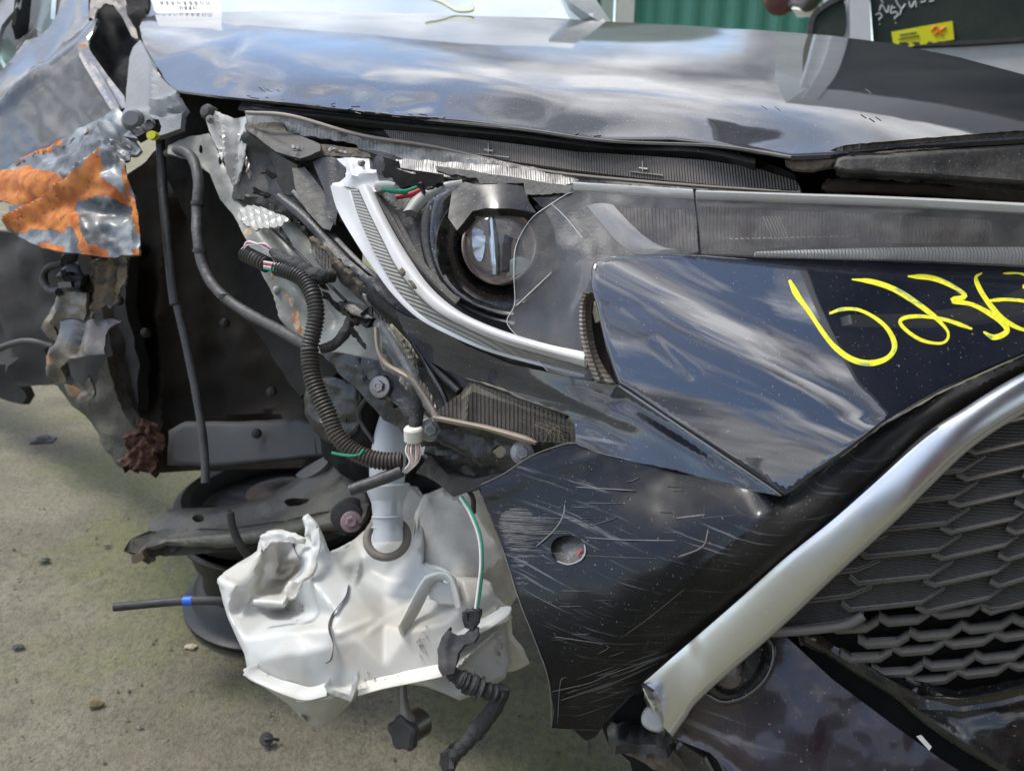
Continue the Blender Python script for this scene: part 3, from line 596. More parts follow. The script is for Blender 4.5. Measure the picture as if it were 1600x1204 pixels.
# front trim of the bonnet, right: grey moulding with muddy seal
trimD = tps([(1225, 262, .715), (1310, 243, .70), (1600, 222, .705), (1310, 270, .70), (1600, 290, .70), (1750, 280, .71)])
panel('bonnet_seal', [(1226, 250), (1240, 246), (1300, 243), (1400, 233), (1600, 217), (1760, 210), (1760, 217), (1600, 225), (1400, 241), (1310, 249), (1303, 262), (1270, 270), (1240, 268), (1228, 260)], lambda x, y: trimD(x, y)+.004, mud, car, th=.012, sp=7, roundr=6, roundd=.008, jag=.4)
panel('nose_moulding', [(1302, 246), (1320, 243), (1420, 238), (1600, 224), (1760, 217), (1760, 300), (1600, 291), (1450, 280), (1312, 272), (1304, 262)], trimD, blk_dusty, car, th=.02, sp=8, roundr=8, roundd=.007, disp=addf(fold([(1306, 262), (1450, 270), (1600, 283)], 6, .002), wob(30, .0006)))
panel('latch_bracket', closed_smooth([(1285, 292), (1300, 281), (1330, 278), (1352, 284), (1420, 286), (1600, 296), (1620, 318), (1400, 303), (1300, 300)], 60), [(1290, 290, .76), (1450, 285, .77), (1600, 310, .78), (1400, 300, .77)],
      M('muddy_red_bracket', (.085, .058, .05), .6, dust=.5, dscale=20), car, th=.012, sp=8, roundr=5, roundd=.006, disp=wob(18, .003))
# dark sheet standing in for the shade in the opening below the bonnet
panel('bonnet_gap_shade', [(270, 120), (500, 150), (900, 195), (1250, 225), (1760, 215), (1760, 330), (1250, 330), (900, 320), (640, 300), (560, 360), (560, 560), (470, 620), (330, 420), (240, 240)], [(270, 140, 1.35), (900, 210, 1.0), (1700, 260, .85), (560, 560, 1.05), (300, 420, 1.4), (900, 320, .98)], dark2, car, th=.01, sp=24, disp=wob(40, .012))
# radiator support trim with clips
supD = tps([(380, 160, 1.12), (650, 185, .985), (950, 222, .85), (1240, 280, .755), (650, 230, .975), (950, 270, .84), (1240, 300, .752)])
sup = panel('radiator_support_cover', [(372, 172), (378, 160), (440, 158), (560, 174), (795, 202), (945, 220), (1080, 228), (1170, 243), (1242, 272), (1250, 296), (1100, 288), (950, 268), (800, 250), (640, 222), (500, 188), (400, 178)], lambda x, y: supD(x, y)+.016, blk_dusty, car, th=.015, sp=8,
            disp=addf(ridge([(380, 165), (640, 194), (795, 212), (945, 230), (1170, 252)], 4, .006), ridge([(400, 172), (640, 204), (945, 243), (1200, 275)], 3.5, -.006), wob(20, .0015)))
ledge = ribbon('support_ledge', [(395, 164, 1.10), (640, 189, .985), (800, 203, .91), (950, 222, .845), (1090, 228, .80), (1180, 247, .77)], [(395, 170, 1.09), (640, 198, .978), (800, 213, .903), (950, 232, .838), (1090, 238, .795), (1180, 256, .765)], blk, sup, prof=lambda t, s: .003*math.sin(math.pi*t), n=50, m=5, th=.008)
for (x, y) in [(425, 166), (520, 178), (642, 192), (660, 195), (720, 204), (978, 230), (988, 230), (1138, 243), (1150, 245)]:
    d = float(supD(np.array(x), np.array(y)))-.003; panel('clip', [(x-3, y-7), (x+3, y-7), (x+3.5, y+8), (x-2.5, y+8)], [(x, y, d), (x+9, y, d-.003), (x, y+9, d)], blk, sup, th=.01, sp=6)
ribT = tps([(590, 200, .985), (900, 236, .85), (1240, 282, .755), (620, 225, .975), (900, 262, .842), (1240, 295, .752)])
rt = panel('ribbed_trim', [(600, 203), (664, 208), (760, 219), (900, 237), (1000, 243), (1100, 250), (1180, 262), (1245, 283), (1252, 297), (1150, 292), (1000, 278), (900, 266), (800, 252), (664, 228), (610, 216)], ribT, M('ribbed_black_trim', (.11, .10, .093), .32, coat=.3, dust=.6, dustc=(.25, .215, .18), dscale=14, wave=('X', 120, 1.1), updust=.3), car, th=.006, sp=8)
for x, y in ((765, 238), (1006, 266)):
    d_ = lambda a, b_: ribT(a, b_)
    joined('moulded_arrow', [stroke(None, [(x-2, y+6), (x-2, y-14)], 5, d_, None, lift=.003, cr=False), stroke(None, [(x-22, y+2), (x+30, y+8)], 5, d_, None, lift=.003, cr=False), stroke(None, [(x-8, y-4), (x+6, y-2)], 7, d_, None, lift=.003, cr=False)], clear_dusty, rt)

# --- headlamp
lampD = tps([(380, 200, 1.08), (520, 270, .93), (640, 290, .885), (860, 300, .80), (1100, 300, .735), (1600, 325, .70), (540, 420, .93), (620, 520, .87), (760, 560, .80), (930, 590, .725), (930, 420, .745), (1100, 395, .725), (1600, 410, .70)])
lamp = panel('headlamp', [(384, 205), (470, 220), (560, 232), (700, 262), (860, 290), (1090, 300), (1420, 310), (1700, 330), (1700, 425), (1400, 410), (1050, 400), (960, 420), (930, 500), (968, 604), (930, 606), (855, 590), (755, 560), (690, 520), (620, 450), (560, 360), (490, 330), (380, 340), (372, 300)],
             lambda x, y: lampD(x, y)+.055, blk, car, th=.03, sp=12, disp=addf(wob(50, .012, 2), wob(18, .003)))
# long remains of the clear cover along the top
panel('lens_rim', [(383, 175), (404, 175), (454, 179), (563, 210), (681, 229), (812, 259), (900, 273), (1000, 283), (1120, 292), (1250, 298), (1250, 303), (1085, 297), (900, 284), (834, 276), (762, 262), (700, 262), (620, 252), (618, 242), (560, 236), (557, 226), (500, 216), (452, 208), (444, 196), (415, 195), (390, 198), (382, 190)],
      lambda x, y: supD(x, y)-.012, clear_dusty, lamp, th=.004, sp=7, jag=.9, disp=addf(ridge([(390, 182), (560, 218), (812, 265), (900, 279)], 4, .003), wob(25, .003), wob(8, .0008)))
ribbon('lens_rim_edge', [(384, 173, 1.06), (454, 178, 1.03), (563, 208, .99), (681, 227, .945), (812, 257, .885), (900, 271, .84), (1080, 287, .77), (1250, 299, .735)], [(384, 178, 1.06), (454, 184, 1.03), (563, 214, .99), (681, 232, .945), (812, 262, .885), (900, 276, .84), (1080, 292, .77), (1250, 303, .735)],
       M('brownish_rim_edge', (.30, .26, .22), .4, dust=.5, dustc=(.4, .35, .28)), lamp, prof=lambda t, s: .002*math.sin(math.pi*t), n=60, m=4, th=.004)
panel('lens_shard', [(618, 249), (680, 252), (716, 254), (770, 258), (834, 266), (905, 280), (880, 290), (800, 282), (760, 278), (700, 276), (640, 270), (618, 262)], [(618, 255, .945), (760, 265, .89), (900, 285, .83), (700, 276, .905)], clear_dusty, lamp, th=.004, sp=7, jag=.8, disp=wob(14, .002))
# left torn clear part with cap
lf = panel('torn_lens_end', [(318, 172), (330, 168), (350, 180), (366, 186), (384, 182), (384, 230), (378, 262), (372, 282), (364, 292), (356, 262), (352, 236), (346, 250), (338, 232), (330, 214), (322, 190)], [(320, 175, 1.10), (384, 190, 1.08), (366, 290, 1.09), (345, 235, 1.085)], M('torn_clear_plastic', (.66, .65, .61), .14, alpha=.85, dust=.4, dustc=(.38, .33, .26), dscale=40), lamp, th=.003, sp=5, jag=.6,
           disp=addf(fold([(352, 186), (357, 290)], 7, .007), fold([(338, 186), (343, 236)], 6, -.006), fold([(372, 190), (366, 280)], 6, -.005), wob(9, .003, 4)))
lathe('rubber_cap', P(326, 176, 1.10), (-.5, -1, .5), [(.004, -.01), (.011, -.008), (.011, .004), (.008, .008), (.002, .009)], rubber, lamp, seg=20)
bolt(329, 187, 1.085, .006, clear_dusty, lamp)
# black housing, upper left
hb = panel('housing_top', [(384, 195), (398, 199), (440, 203), (470, 212), (500, 225), (502, 240), (489, 245), (470, 250), (430, 236), (400, 214), (384, 204)], [(384, 198, 1.075), (500, 230, .98), (470, 250, .97), (430, 205, 1.06)], blk_dusty, lamp, th=.006, sp=6, disp=addf(fold([(384, 200), (470, 246), (500, 240)], 7, .005), wob(10, .001)))
panel('housing_side', [(382, 205), (400, 216), (432, 240), (465, 258), (468, 300), (452, 306), (420, 300), (400, 318), (386, 314), (362, 310), (372, 262), (380, 225)], [(382, 210, 1.08), (465, 260, 1.0), (452, 306, 1.03), (364, 308, 1.1), (410, 260, 1.075)], blk_dusty, lamp, th=.005, sp=8, disp=addf(ridge([(382, 215), (380, 312)], 6, .006), ridge([(410, 240), (425, 300)], 10, -.006), wob(14, .0015)))
panel('housing_rib', [(456, 262), (476, 262), (506, 300), (522, 352), (516, 360), (504, 356), (480, 330), (462, 300)], [(456, 262, .99), (520, 350, .93), (476, 320, .955)], blk_dusty, lamp, th=.006, sp=7, disp=addf(ridge([(478, 264), (508, 305), (520, 356)], 4, .003), wob(16, .002)))
panel('housing_bracket', [(486, 248), (520, 246), (544, 250), (532, 300), (524, 352), (516, 340), (506, 296)], [(486, 248, .975), (540, 250, .94), (524, 350, .925)], blk, lamp, th=.006, sp=7, disp=fold([(514, 250), (516, 345)], 10, .004))
panel('muddy_ledge', [(386, 200), (440, 203), (500, 226), (505, 243), (580, 246), (575, 236), (545, 231), (500, 225), (450, 208), (440, 192), (400, 192)], [(386, 195, 1.10), (500, 230, 1.0), (580, 240, .96), (440, 200, 1.06)], mud, lamp, th=.01, sp=7, disp=wob(10, .003))
panel('inner_shelf', [(560, 232), (620, 252), (625, 262), (690, 272), (700, 300), (640, 290), (600, 300), (560, 268)], [(560, 235, .97), (700, 280, .9), (600, 300, .95)], dark2, lamp, th=.01, sp=8, disp=wob(14, .003))
# diagonal broken strips of the housing edge
def strip(nm, a, b_, mat, th=.004, prof=None, **k): return ribbon(nm, a, b_, mat, lamp, prof=prof or (lambda t, s: .003*math.sin(math.pi*t)), n=26, m=5, th=th, **k)
strip('housing_strip', [(429, 309, .985), (470, 345, .955), (520, 400, .92), (560, 440, .90)], [(440, 302, .985), (482, 335, .955), (530, 388, .92), (572, 428, .90)], blk)
strip('housing_strip', [(455, 300, .985), (500, 350, .945), (560, 412, .90), (610, 452, .87)], [(462, 298, .99), (512, 352, .95), (568, 412, .905), (618, 450, .875)], blk)
panel('broken_housing_shell', [(378, 318), (384, 306), (402, 306), (425, 314), (437, 304), (462, 336), (468, 346), (452, 340), (436, 346), (420, 330), (396, 330)], [(380, 312, 1.06), (460, 340, .98), (430, 310, 1.0)], blk, lamp, th=.004, sp=6, jag=1, disp=wob(9, .006, 2))
panel('housing_flange', [(500, 371), (512, 378), (566, 422), (576, 431), (604, 437), (640, 475), (700, 520), (694, 526), (640, 500), (612, 500), (590, 470), (560, 442), (520, 402)], [(500, 372, .925), (576, 430, .885), (640, 480, .85), (700, 522, .825), (560, 445, .89)], blk, lamp, th=.006, sp=7, disp=addf(fold([(505, 385), (575, 440), (650, 505)], 7, .004), wob(20, .0012)))
panel('housing_flange', [(560, 446), (575, 450), (620, 486), (652, 520), (690, 545), (700, 575), (672, 565), (640, 535), (600, 492), (562, 460)], [(560, 450, .885), (690, 560, .825), (620, 495, .855)], blk, lamp, th=.006, sp=7, disp=fold([(565, 455), (620, 500), (690, 560)], 7, .003))
panel('dust_gasket', [(483, 370), (500, 385), (540, 425), (585, 470), (612, 500), (606, 508), (575, 480), (532, 440), (500, 405), (488, 392)], [(483, 375, .92), (540, 430, .895), (610, 505, .87)], mud, lamp, th=.006, sp=6, jag=.7, disp=wob(8, .002))
panel('cracked_rib_shard', [(484, 386), (502, 384), (524, 408), (512, 424), (494, 410)], [(484, 386, .915), (524, 410, .90), (494, 412, .91)], clear_rib, lamp, th=.003, sp=5, jag=.5)
panel('pleated_shard', [(371, 330), (378, 324), (402, 322), (446, 338), (452, 344), (440, 354), (414, 356), (398, 360), (384, 350), (372, 342)], [(371, 332, 1.03), (450, 344, .96), (400, 358, .99)], M('pleated_clear_plastic', (.42, .41, .38), .14, alpha=.85), lamp, th=.003, sp=4, jag=.7, disp=addf(*[fold([(376+k*11, 322), (386+k*10, 360)], 3, .004) for k in range(7)]))
for k, (x, y, d, a, ln_, wd, m_) in enumerate([(408, 300, 1.02, .3, 34, 9, blk), (430, 330, .99, .6, 30, 7, clear_rib), (448, 372, .95, 1.0, 44, 6, blk), (470, 356, .94, .9, 36, 6, blk_gloss), (500, 440, .90, .8, 38, 8, mud), (520, 470, .89, .75, 42, 7, blk), (548, 498, .88, .7, 36, 6, blk_gloss), (560, 530, .88, .9, 44, 7, blk),
        (606, 560, .86, 1.0, 40, 5, clear_rib), (640, 548, .85, 1.0, 50, 5, blk), (636, 600, .86, .95, 30, 6, clear_dusty), (600, 500, .87, .7, 26, 6, clear_rib), (420, 270, 1.03, .5, 30, 8, blk), (388, 260, 1.05, 1.3, 44, 5, clear_rib), (470, 232, .99, .3, 36, 5, clear_dusty), (530, 235, .95, .2, 40, 5, clear_dusty), (680, 290, .86, -.3, 30, 6, blk_gloss), (660, 300, .87, 1.1, 30, 5, blk), (575, 470, .88, .8, 30, 6, clear_dusty), (498, 405, .91, .85, 40, 4, clear_dusty)]):
    ca, sa = math.cos(a), math.sin(a); r_ = np.random.default_rng(k)
    o_ = [(t*ln_/2, s*wd/2*(1+.6*(r_.random()-.5))) for t, s in [(-1, -.6), (-.6, -1), (0, -.8), (.5, -1.1), (1, -.2), (.8, .7), (.3, 1), (-.2, .6), (-.7, 1.1)]]
    o_ = [(x+u*ca-v*sa, y+u*sa+v*ca) for u, v in o_]; tl_ = r_.uniform(-.0008, .0008)
    panel('torn_shard', o_, [(x, y, d), (x+20, y, d+tl_*20), (x, y+20, d-tl_*15), (x+20, y+20, d+.004)], m_, lamp, th=.003, sp=4, jag=.7, disp=wob(9, .003, k))
# transparent lower shard frame (570-700, 500-690)
panel('cracked_lens_frame', [(583, 505), (592, 498), (604, 506), (625, 535), (645, 560), (652, 588), (668, 620), (690, 652), (676, 656), (660, 632), (645, 604), (622, 588), (600, 578), (588, 560), (584, 536)], [(585, 505, .865), (650, 585, .825), (685, 655, .80)], clear, lamp, th=.005, sp=5, holes=[[(598, 530), (612, 548), (630, 575), (612, 572), (598, 560)]], disp=wob(12, .003))
sweep('lens_frame_bar', [(597, 508, .86), (620, 545, .842), (650, 600, .82), (684, 654, .795)], .0042, clear, lamp, sides=8)
ribbon('brown_rim_piece', [(584, 512, .862), (587, 545, .855), (600, 572, .845), (630, 590, .83), (650, 606, .82), (672, 640, .805), (676, 658, .80)], [(592, 512, .862), (594, 545, .855), (606, 566, .845), (634, 582, .83), (656, 600, .82), (682, 640, .805), (690, 656, .80)], strapm, lamp, prof=lambda t, s: .003*math.sin(math.pi*t), n=40, m=5)
panel('pleated_shard', [(612, 512), (630, 528), (646, 550), (650, 580), (640, 572), (624, 545)], [(612, 512, .85), (650, 580, .825), (624, 548, .845)], clear_rib, lamp, th=.003, sp=4, disp=addf(*[fold([(616+k*5, 514+k*9), (628+k*4, 512+k*9)], 3, .003) for k in range(7)]))
panel('pleated_shard', [(648, 590), (662, 600), (676, 628), (684, 650), (668, 640), (655, 615)], [(648, 590, .822), (684, 650, .80), (655, 618, .818)], clear_rib, lamp, th=.003, sp=4, jag=.6)
# white bezel bracket at the top of the light guide
wb = panel('white_bracket', [(526, 248), (540, 246), (577, 248), (578, 264), (590, 268), (593, 288), (600, 294), (590, 300), (560, 298), (545, 292), (518, 290), (520, 286), (530, 284), (540, 276), (541, 262), (532, 254)], [(526, 248, .905), (577, 250, .89), (592, 290, .875), (520, 288, .89)], whitepl, lamp, th=.007, sp=5,
           disp=addf(ridge([(556, 278), (590, 272)], 6, .005), fold([(548, 254), (552, 290)], 5, .003), wob(14, .0015)), holes=[closed_smooth([(560, 252), (567, 250), (571, 255), (566, 260), (560, 258)], 12)])
bolt(565, 255, .893, .0035, steel, wb)
bzA = [(516, 290, .885), (528, 330, .872), (560, 385, .848), (584, 420, .835), (613, 459, .820), (652, 496, .803), (699, 522, .785), (762, 549, .762), (845, 572, .738), (912, 589, .722)]
bzB = [(545, 290, .882), (556, 330, .865), (576, 378, .845), (598, 420, .83), (624, 458, .815), (660, 493, .798), (705, 518, .78), (765, 545, .757), (847, 568, .735), (913, 586, .719)]
gdB = [(560, 296, .872), (578, 336, .855), (600, 381, .836), (620, 420, .82), (646, 454, .806), (680, 486, .79), (721, 509, .773), (778, 534, .752), (852, 556, .731), (915, 574, .716)]
gdC = [(582, 298, .872), (600, 336, .855), (623, 379, .838), (647, 417, .822), (669, 446, .807), (697, 473, .792), (731, 495, .775), (785, 518, .755), (856, 539, .733), (918, 551, .717)]
ribbon('white_bezel', bzA, bzB, whitepl, lamp, prof=lambda t, s: -.005*t+.001*math.sin(math.pi*t), n=60, m=6, th=.004)
ribbon('ribbed_guide', bzB, gdB, guide_rib, lamp, prof=lambda t, s: -.002+.0035*t, n=60, m=5, th=.006)
lg = ribbon('light_guide', gdB, gdC, guide, lamp, prof=lambda t, s: .004+.005*math.sin(math.pi*t), n=70, m=8, th=.008)
rb = []
for i in range(240):                                   # the fine teeth moulded across the guide
    if i == 0: _ga = crom(gdB, 240); _gc = crom(gdC, 240)
    a = _ga[i]
    c_ = _gc[i]; p0 = P(*(a*.96+c_*.04)); p1 = P(*(a*.1+c_*.9)); mid = (p0+p1)/2; dr = (CP-mid)/np.linalg.norm(CP-mid); w_ = P(a[0]+.75, a[1]+.65, a[2])-P(*a)
    V = [p0+dr*.0055, p0+w_+dr*.0055, p1+w_+dr*.0055, p1+dr*.0055, mid+dr*.0098, mid+w_+dr*.0098, p0+dr*.001, p1+dr*.001, p0+w_+dr*.001, p1+w_+dr*.001]
    rb.append((V, [(0, 1, 5, 4), (4, 5, 2, 3), (0, 4, 3, 7, 6), (1, 8, 9, 2, 5), (0, 6, 8, 1), (3, 2, 9, 7)]))
joined('guide_teeth', rb, guide, lg, kind='stuff', smooth=False)
panel('insect_mess', closed_smooth([(624, 420), (630, 418), (632, 428), (626, 430)], 12), [(620, 420, .806), (640, 420, .80), (630, 430, .80)], mud, lg, th=.002, sp=2, jag=.6)
panel('insect_mess', closed_smooth([(638, 438), (646, 440), (650, 450), (643, 448)], 12), [(630, 440, .797), (650, 440, .79), (640, 450, .79)], mud, lg, th=.002, sp=2, jag=.6)
ribbon('dark_fin', [(584, 300, .872), (604, 338, .858), (628, 380, .84), (652, 414, .825), (680, 446, .81), (712, 474, .795)], [(592, 300, .885), (622, 336, .875), (644, 378, .86), (664, 410, .845), (690, 440, .83), (720, 466, .812)], blk_dusty, lamp, prof=lambda t, s: .002*math.sin(6*math.pi*t), n=40, m=9)
panel('dark_side_panel', [(592, 298), (612, 300), (640, 310), (672, 330), (672, 370), (686, 430), (714, 466), (690, 448), (650, 400), (622, 350)], [(592, 300, .90), (672, 340, .88), (690, 440, .845), (640, 360, .875)], blk, lamp, th=.005, sp=8, disp=addf(fold([(600, 305), (640, 340), (690, 440)], 8, .003), wob(30, .002)))
sweep('lamp_wire', [(596, 290, .87), (604, 296, .865), (630, 300, .87), (650, 294, .90)], .0028, w_grn, lamp); sweep('lamp_wire', [(620, 308, .88), (640, 304, .875), (660, 296, .88)], .003, w_red, lamp)
lathe('bulb_plug', P(602, 291, .868), (1, -.2, 0), [(.004, -.012), (.006, -.01), (.006, .004), (.004, .012)], M('clear_plug', (.5, .5, .48), .2, alpha=.7), lamp, seg=16)
ribbon('pale_reflector_blade', [(630, 330, .86), (650, 304, .875), (690, 286, .88), (722, 282, .87)], [(652, 334, .865), (672, 312, .872), (702, 298, .87), (726, 292, .86)], M('grey_plastic_pale', (.30, .29, .275), .4, dust=.4), lamp, prof=lambda t, s: .005*math.sin(math.pi*t), n=24, m=6)
# projector unit
pc = P(781, 384, .80); ax = CP-pc; ax /= np.linalg.norm(ax); ax = ax+np.array([-.12, 0, -.02]); ax /= np.linalg.norm(ax); k_ = .80/F
bowl = lathe('projector_bowl', P(775, 388, .815), ax, [(62*k_, -.05), (62*k_, -.012), (66*k_, -.006), (92*k_, .002), (97*k_, .004), (99*k_, .001), (98*k_, -.01), (70*k_, -.05)], blk_gloss, lamp, seg=64, sx=.98)
ribbon('bezel_crescent', [(700, 296, .845), (676, 310, .85), (668, 350, .852), (670, 390, .848), (686, 436, .832), (712, 468, .815), (760, 486, .80), (800, 494, .79)], [(742, 300, .83), (708, 318, .84), (692, 352, .842), (690, 390, .838), (704, 430, .825), (736, 462, .808), (776, 480, .793), (806, 486, .785)], blk_gloss, lamp, prof=lambda t, s: .006*math.sin(math.pi*t), n=50, m=8)
ribbon('bezel_outer_ring', [(698, 300, .86), (668, 318, .865), (656, 360, .862), (664, 410, .85), (690, 455, .832), (740, 492, .81), (806, 512, .785)], [(706, 300, .85), (678, 320, .855), (668, 360, .852), (676, 408, .842), (700, 448, .826), (746, 482, .806), (806, 502, .783)], blk, lamp, prof=lambda t, s: .004*math.sin(math.pi*t), n=50, m=6)
panel('projector_cowl', [(706, 300), (726, 284), (745, 289), (790, 287), (816, 291), (828, 318), (838, 332), (800, 326), (760, 325), (738, 330), (724, 348), (714, 360), (700, 340)], [(706, 300, .815), (780, 290, .79), (830, 325, .775), (735, 335, .785), (780, 325, .77)], M('speckled_gloss_black', (.006, .006, .006), .22, coat=.1, dust=.12, dustc=(.25, .22, .16), dscale=40, speck=1), lamp, th=.010, sp=6)
panel('broken_eyebrow_trim', [(681, 260), (700, 261), (860, 286), (895, 290), (890, 302), (824, 304), (822, 314), (818, 286), (750, 287), (744, 278), (700, 272), (682, 266)], [(681, 262, .86), (744, 280, .83), (820, 290, .79), (895, 296, .765)], blk_dusty, lamp, th=.005, sp=6, jag=.5, disp=wob(12, .001))
def dom(R, bulge, n=10): return [(R*math.sin(t), bulge*math.cos(t)) for t in np.linspace(math.pi/2, .001, n)]
lathe('projector_lens', pc+ax*.004, ax, [(.001, -.004), (54*k_, -.004)]+dom(54*k_, .021), M('projector_lens_glass', (.10, .12, .12), .02, alpha=.10, coat=1, coatr=.01, coatior=2.3, afres=.5, spec=1, rvar=0), lamp, seg=64, angle=60, dcut=49*k_)
lathe('lens_ring', pc+ax*.001, ax, [(54*k_, -.002), (54.5*k_, .003), (57*k_, .0045), (60*k_, .002), (60.5*k_, -.006)], M('coppery_lens_ring', (.55, .42, .38), .25, .8), lamp, seg=64, dcut=52*k_)
lathe('reflector_cup', pc-ax*.012, ax, [(.002, -.03), (18*k_, -.028), (38*k_, -.018), (52*k_, -.004), (53*k_, .004)], M('smoky_reflector', (.80, .84, .84), .10, .95, col2=(.03, .04, .04), ns=30, nlo=.46, nhi=.56, bump=8, bs=22), lamp, seg=48, dcut=49*k_)
ribbon('inner_shield', [(760, 332, .798), (764, 380, .800), (768, 430, .798)], [(776, 332, .798), (780, 380, .800), (780, 430, .798)], M('bluish_bright_metal', (.55, .62, .66), .15, .8), bowl, prof=lambda t, s: .004*math.sin(math.pi*t), n=12, m=6)
ribbon('inner_shield', [(784, 425, .799), (786, 380, .800), (796, 352, .80), (812, 358, .80), (818, 400, .799)], [(796, 425, .799), (798, 388, .80), (802, 374, .80), (806, 376, .80), (806, 400, .799)], M('dark_mask', (.03, .02, .02), .3), bowl, prof=lambda t, s: .002, n=16, m=4)
panel('lens_glint', closed_smooth([(796, 408), (812, 400), (828, 404), (822, 420), (804, 430), (792, 426)], 24), [(800, 410, .80), (828, 404, .80), (804, 430, .80)], M('pale_green_reflection_plate', (.50, .58, .50), .2, .5), bowl, th=.003, sp=5, disp=wob(8, .002))  # pale green plate added as a patch of reflected light in the lens
panel('lens_glint', closed_smooth([(738, 352), (748, 342), (758, 350), (758, 380), (752, 408), (740, 396)], 24), [(740, 352, .80), (758, 352, .80), (750, 408, .80)], M('pale_blue_glint', (.62, .66, .70), .2, .6), bowl, th=.003, sp=5, disp=wob(8, .002))  # pale plate added as the bright patch of light at upper left
# rear lamp structure to the right, seen through the cover
panel('inner_reflector', [(1098, 322), (1200, 328), (1400, 336), (1548, 344), (1552, 378), (1400, 380), (1250, 384), (1110, 392), (1098, 388)], [(1098, 350, .745), (1320, 350, .735), (1550, 360, .73), (1200, 390, .742)], greyrib, lamp, th=.006, sp=8, disp=addf(fold([(1110, 376), (1300, 372), (1545, 368)], 5, .003), wob(10, .0006)))
ht = []
for i in range(46):
    x = 1140+i*8.7; y = 378-(x-1140)*.022-5; ht.append(stroke(None, [(x, y), (x+4.5, y)], 2.2, lambda a, b_: np.full(np.shape(a), .739), None, lift=.004, cr=False))
for k in range(6): ht.append(stroke(None, [(1192+k*5, 338), (1208+k*5, 376)], 1.2, lambda a, b_: np.full(np.shape(a), .739), None, lift=.005, cr=False))
joined('reflector_highlights', ht, M('painted_reflector_highlight', (.85, .84, .82), .3, .3), lamp, kind='stuff')  # bright strokes painted as rows of highlights on the reflector
panel('inner_reflector', [(966, 324), (1080, 328), (1090, 392), (1058, 390), (1020, 380), (990, 355)], [(966, 330, .77), (1085, 330, .755), (1060, 392, .75)], greyrib, lamp, th=.005, sp=8, disp=addf(*[ridge([(975+k*12, 326), (1000+k*12, 390)], 3, .002) for k in range(9)]))
ribbon('upper_light_guide', [(917, 322, .775), (940, 350, .768), (962, 375, .762), (987, 394, .757), (1010, 399, .753)], [(958, 320, .772), (984, 348, .765), (1006, 368, .759), (1032, 384, .753), (1062, 391, .75)], guide, lamp, prof=lambda t, s: .005*math.sin(math.pi*t), n=30, m=7)
ribbon('lower_light_guide', [(1180, 393, .728), (1300, 389, .725), (1450, 386, .72), (1700, 386, .715)], [(1180, 402, .726), (1300, 404, .723), (1450, 407, .718), (1700, 416, .713)], M('grey_light_guide', (.62, .61, .59), .3, coat=.2, dust=.3, wave=('X', 100, .8)), lamp, prof=lambda t, s: .003*math.sin(math.pi*t), n=40, m=6)
# clear outer cover: left broken piece and right piece, split by a crack at x = 1085
covD = tps([(897, 285, .765), (1080, 298, .722), (800, 430, .772), (860, 400, .76), (806, 520, .765), (915, 592, .713), (935, 430, .722), (1085, 392, .70), (990, 350, .728), (860, 579, .728), (880, 480, .745)])
cv = panel('clear_cover', [(897, 285), (920, 287), (1000, 294), (1082, 298), (1084, 310), (1088, 340), (1091, 392), (1060, 402), (960, 410), (930, 420), (926, 456), (912, 466), (910, 500), (914, 540), (930, 592), (915, 593), (856, 580), (834, 556), (812, 529), (792, 503), (803, 475), (803, 430), (806, 385), (829, 343), (862, 318), (886, 302)],
           covD, clear, lamp, th=.0035, sp=7, disp=addf(ridge([(862, 318), (905, 365)], 3, .0015), fold([(800, 480), (840, 440), (870, 420)], 5, .002), ridge([(930, 430), (895, 490), (900, 580)], 12, .0012), wob(50, .0015)))
for nm_, ln_ in [('cover_crack', [(862, 319), (884, 340), (910, 372)]), ('cover_crack', [(806, 478), (840, 446), (862, 425)]), ('cover_crack', [(896, 300), (886, 303), (862, 318), (829, 343), (806, 385), (803, 430), (804, 475), (792, 503), (812, 529), (834, 556), (856, 580)])]:
    stroke(nm_, ln_, 1.1, covD, M('bright_crack', (.75, .75, .73), .15, coat=.5) if nm_ and ln_[0][0] == 862 else bpy.data.materials['bright_crack'], cv, lift=.002)
ribbon('cover_wall', [(916, 458, .715), (910, 480, .718), (911, 520, .712), (920, 560, .705), (932, 596, .70)], [(930, 456, .74), (923, 480, .735), (926, 520, .728), (936, 560, .72), (962, 600, .705)], M('brown_cover_wall', (.09, .075, .06), .4, dust=.6, dustc=(.26, .21, .16), dscale=20, coat=.2, wave=('Z', 90, .25)), cv, prof=lambda t, s: .002*math.sin(3*math.pi*t), n=24, m=8)
panel('adjuster_tab', [(928, 470), (938, 476), (938, 500), (930, 504), (926, 488)], [(926, 470, .728), (938, 500, .72), (930, 500, .724)], tan, cv, th=.004, sp=4)
panel('socket_recess', [(922, 462), (936, 470), (944, 530), (958, 596), (940, 594), (926, 540)], [(922, 465, .742), (936, 470, .742), (950, 595, .72)], dark, cv, th=.004, sp=8)
topc = M('clear_cover_top', (.62, .62, .60), .12, alpha=.75, dust=.5, dustc=(.5, .46, .38), dscale=18)
cr2 = panel('clear_cover', [(1086, 298), (1200, 302), (1400, 309), (1600, 319), (1720, 326), (1720, 432), (1600, 415), (1420, 405), (1206, 400), (1096, 396), (1092, 350), (1088, 320)], [(1086, 300, .718), (1400, 309, .69), (1720, 328, .675), (1092, 396, .70), (1400, 404, .678), (1720, 425, .665)], clear, lamp, th=.0035, sp=10, disp=addf(wob(60, .001), fold([(1086, 318), (1400, 326), (1720, 344)], 6, .0012)))
ribbon('cover_top_edge', [(897, 284, .765), (1000, 291, .745), (1083, 296, .722)], [(895, 296, .762), (1000, 302, .74), (1084, 308, .718)], topc, cv, prof=lambda t, s: .004*math.sin(math.pi*t), n=20, m=5, th=.003)
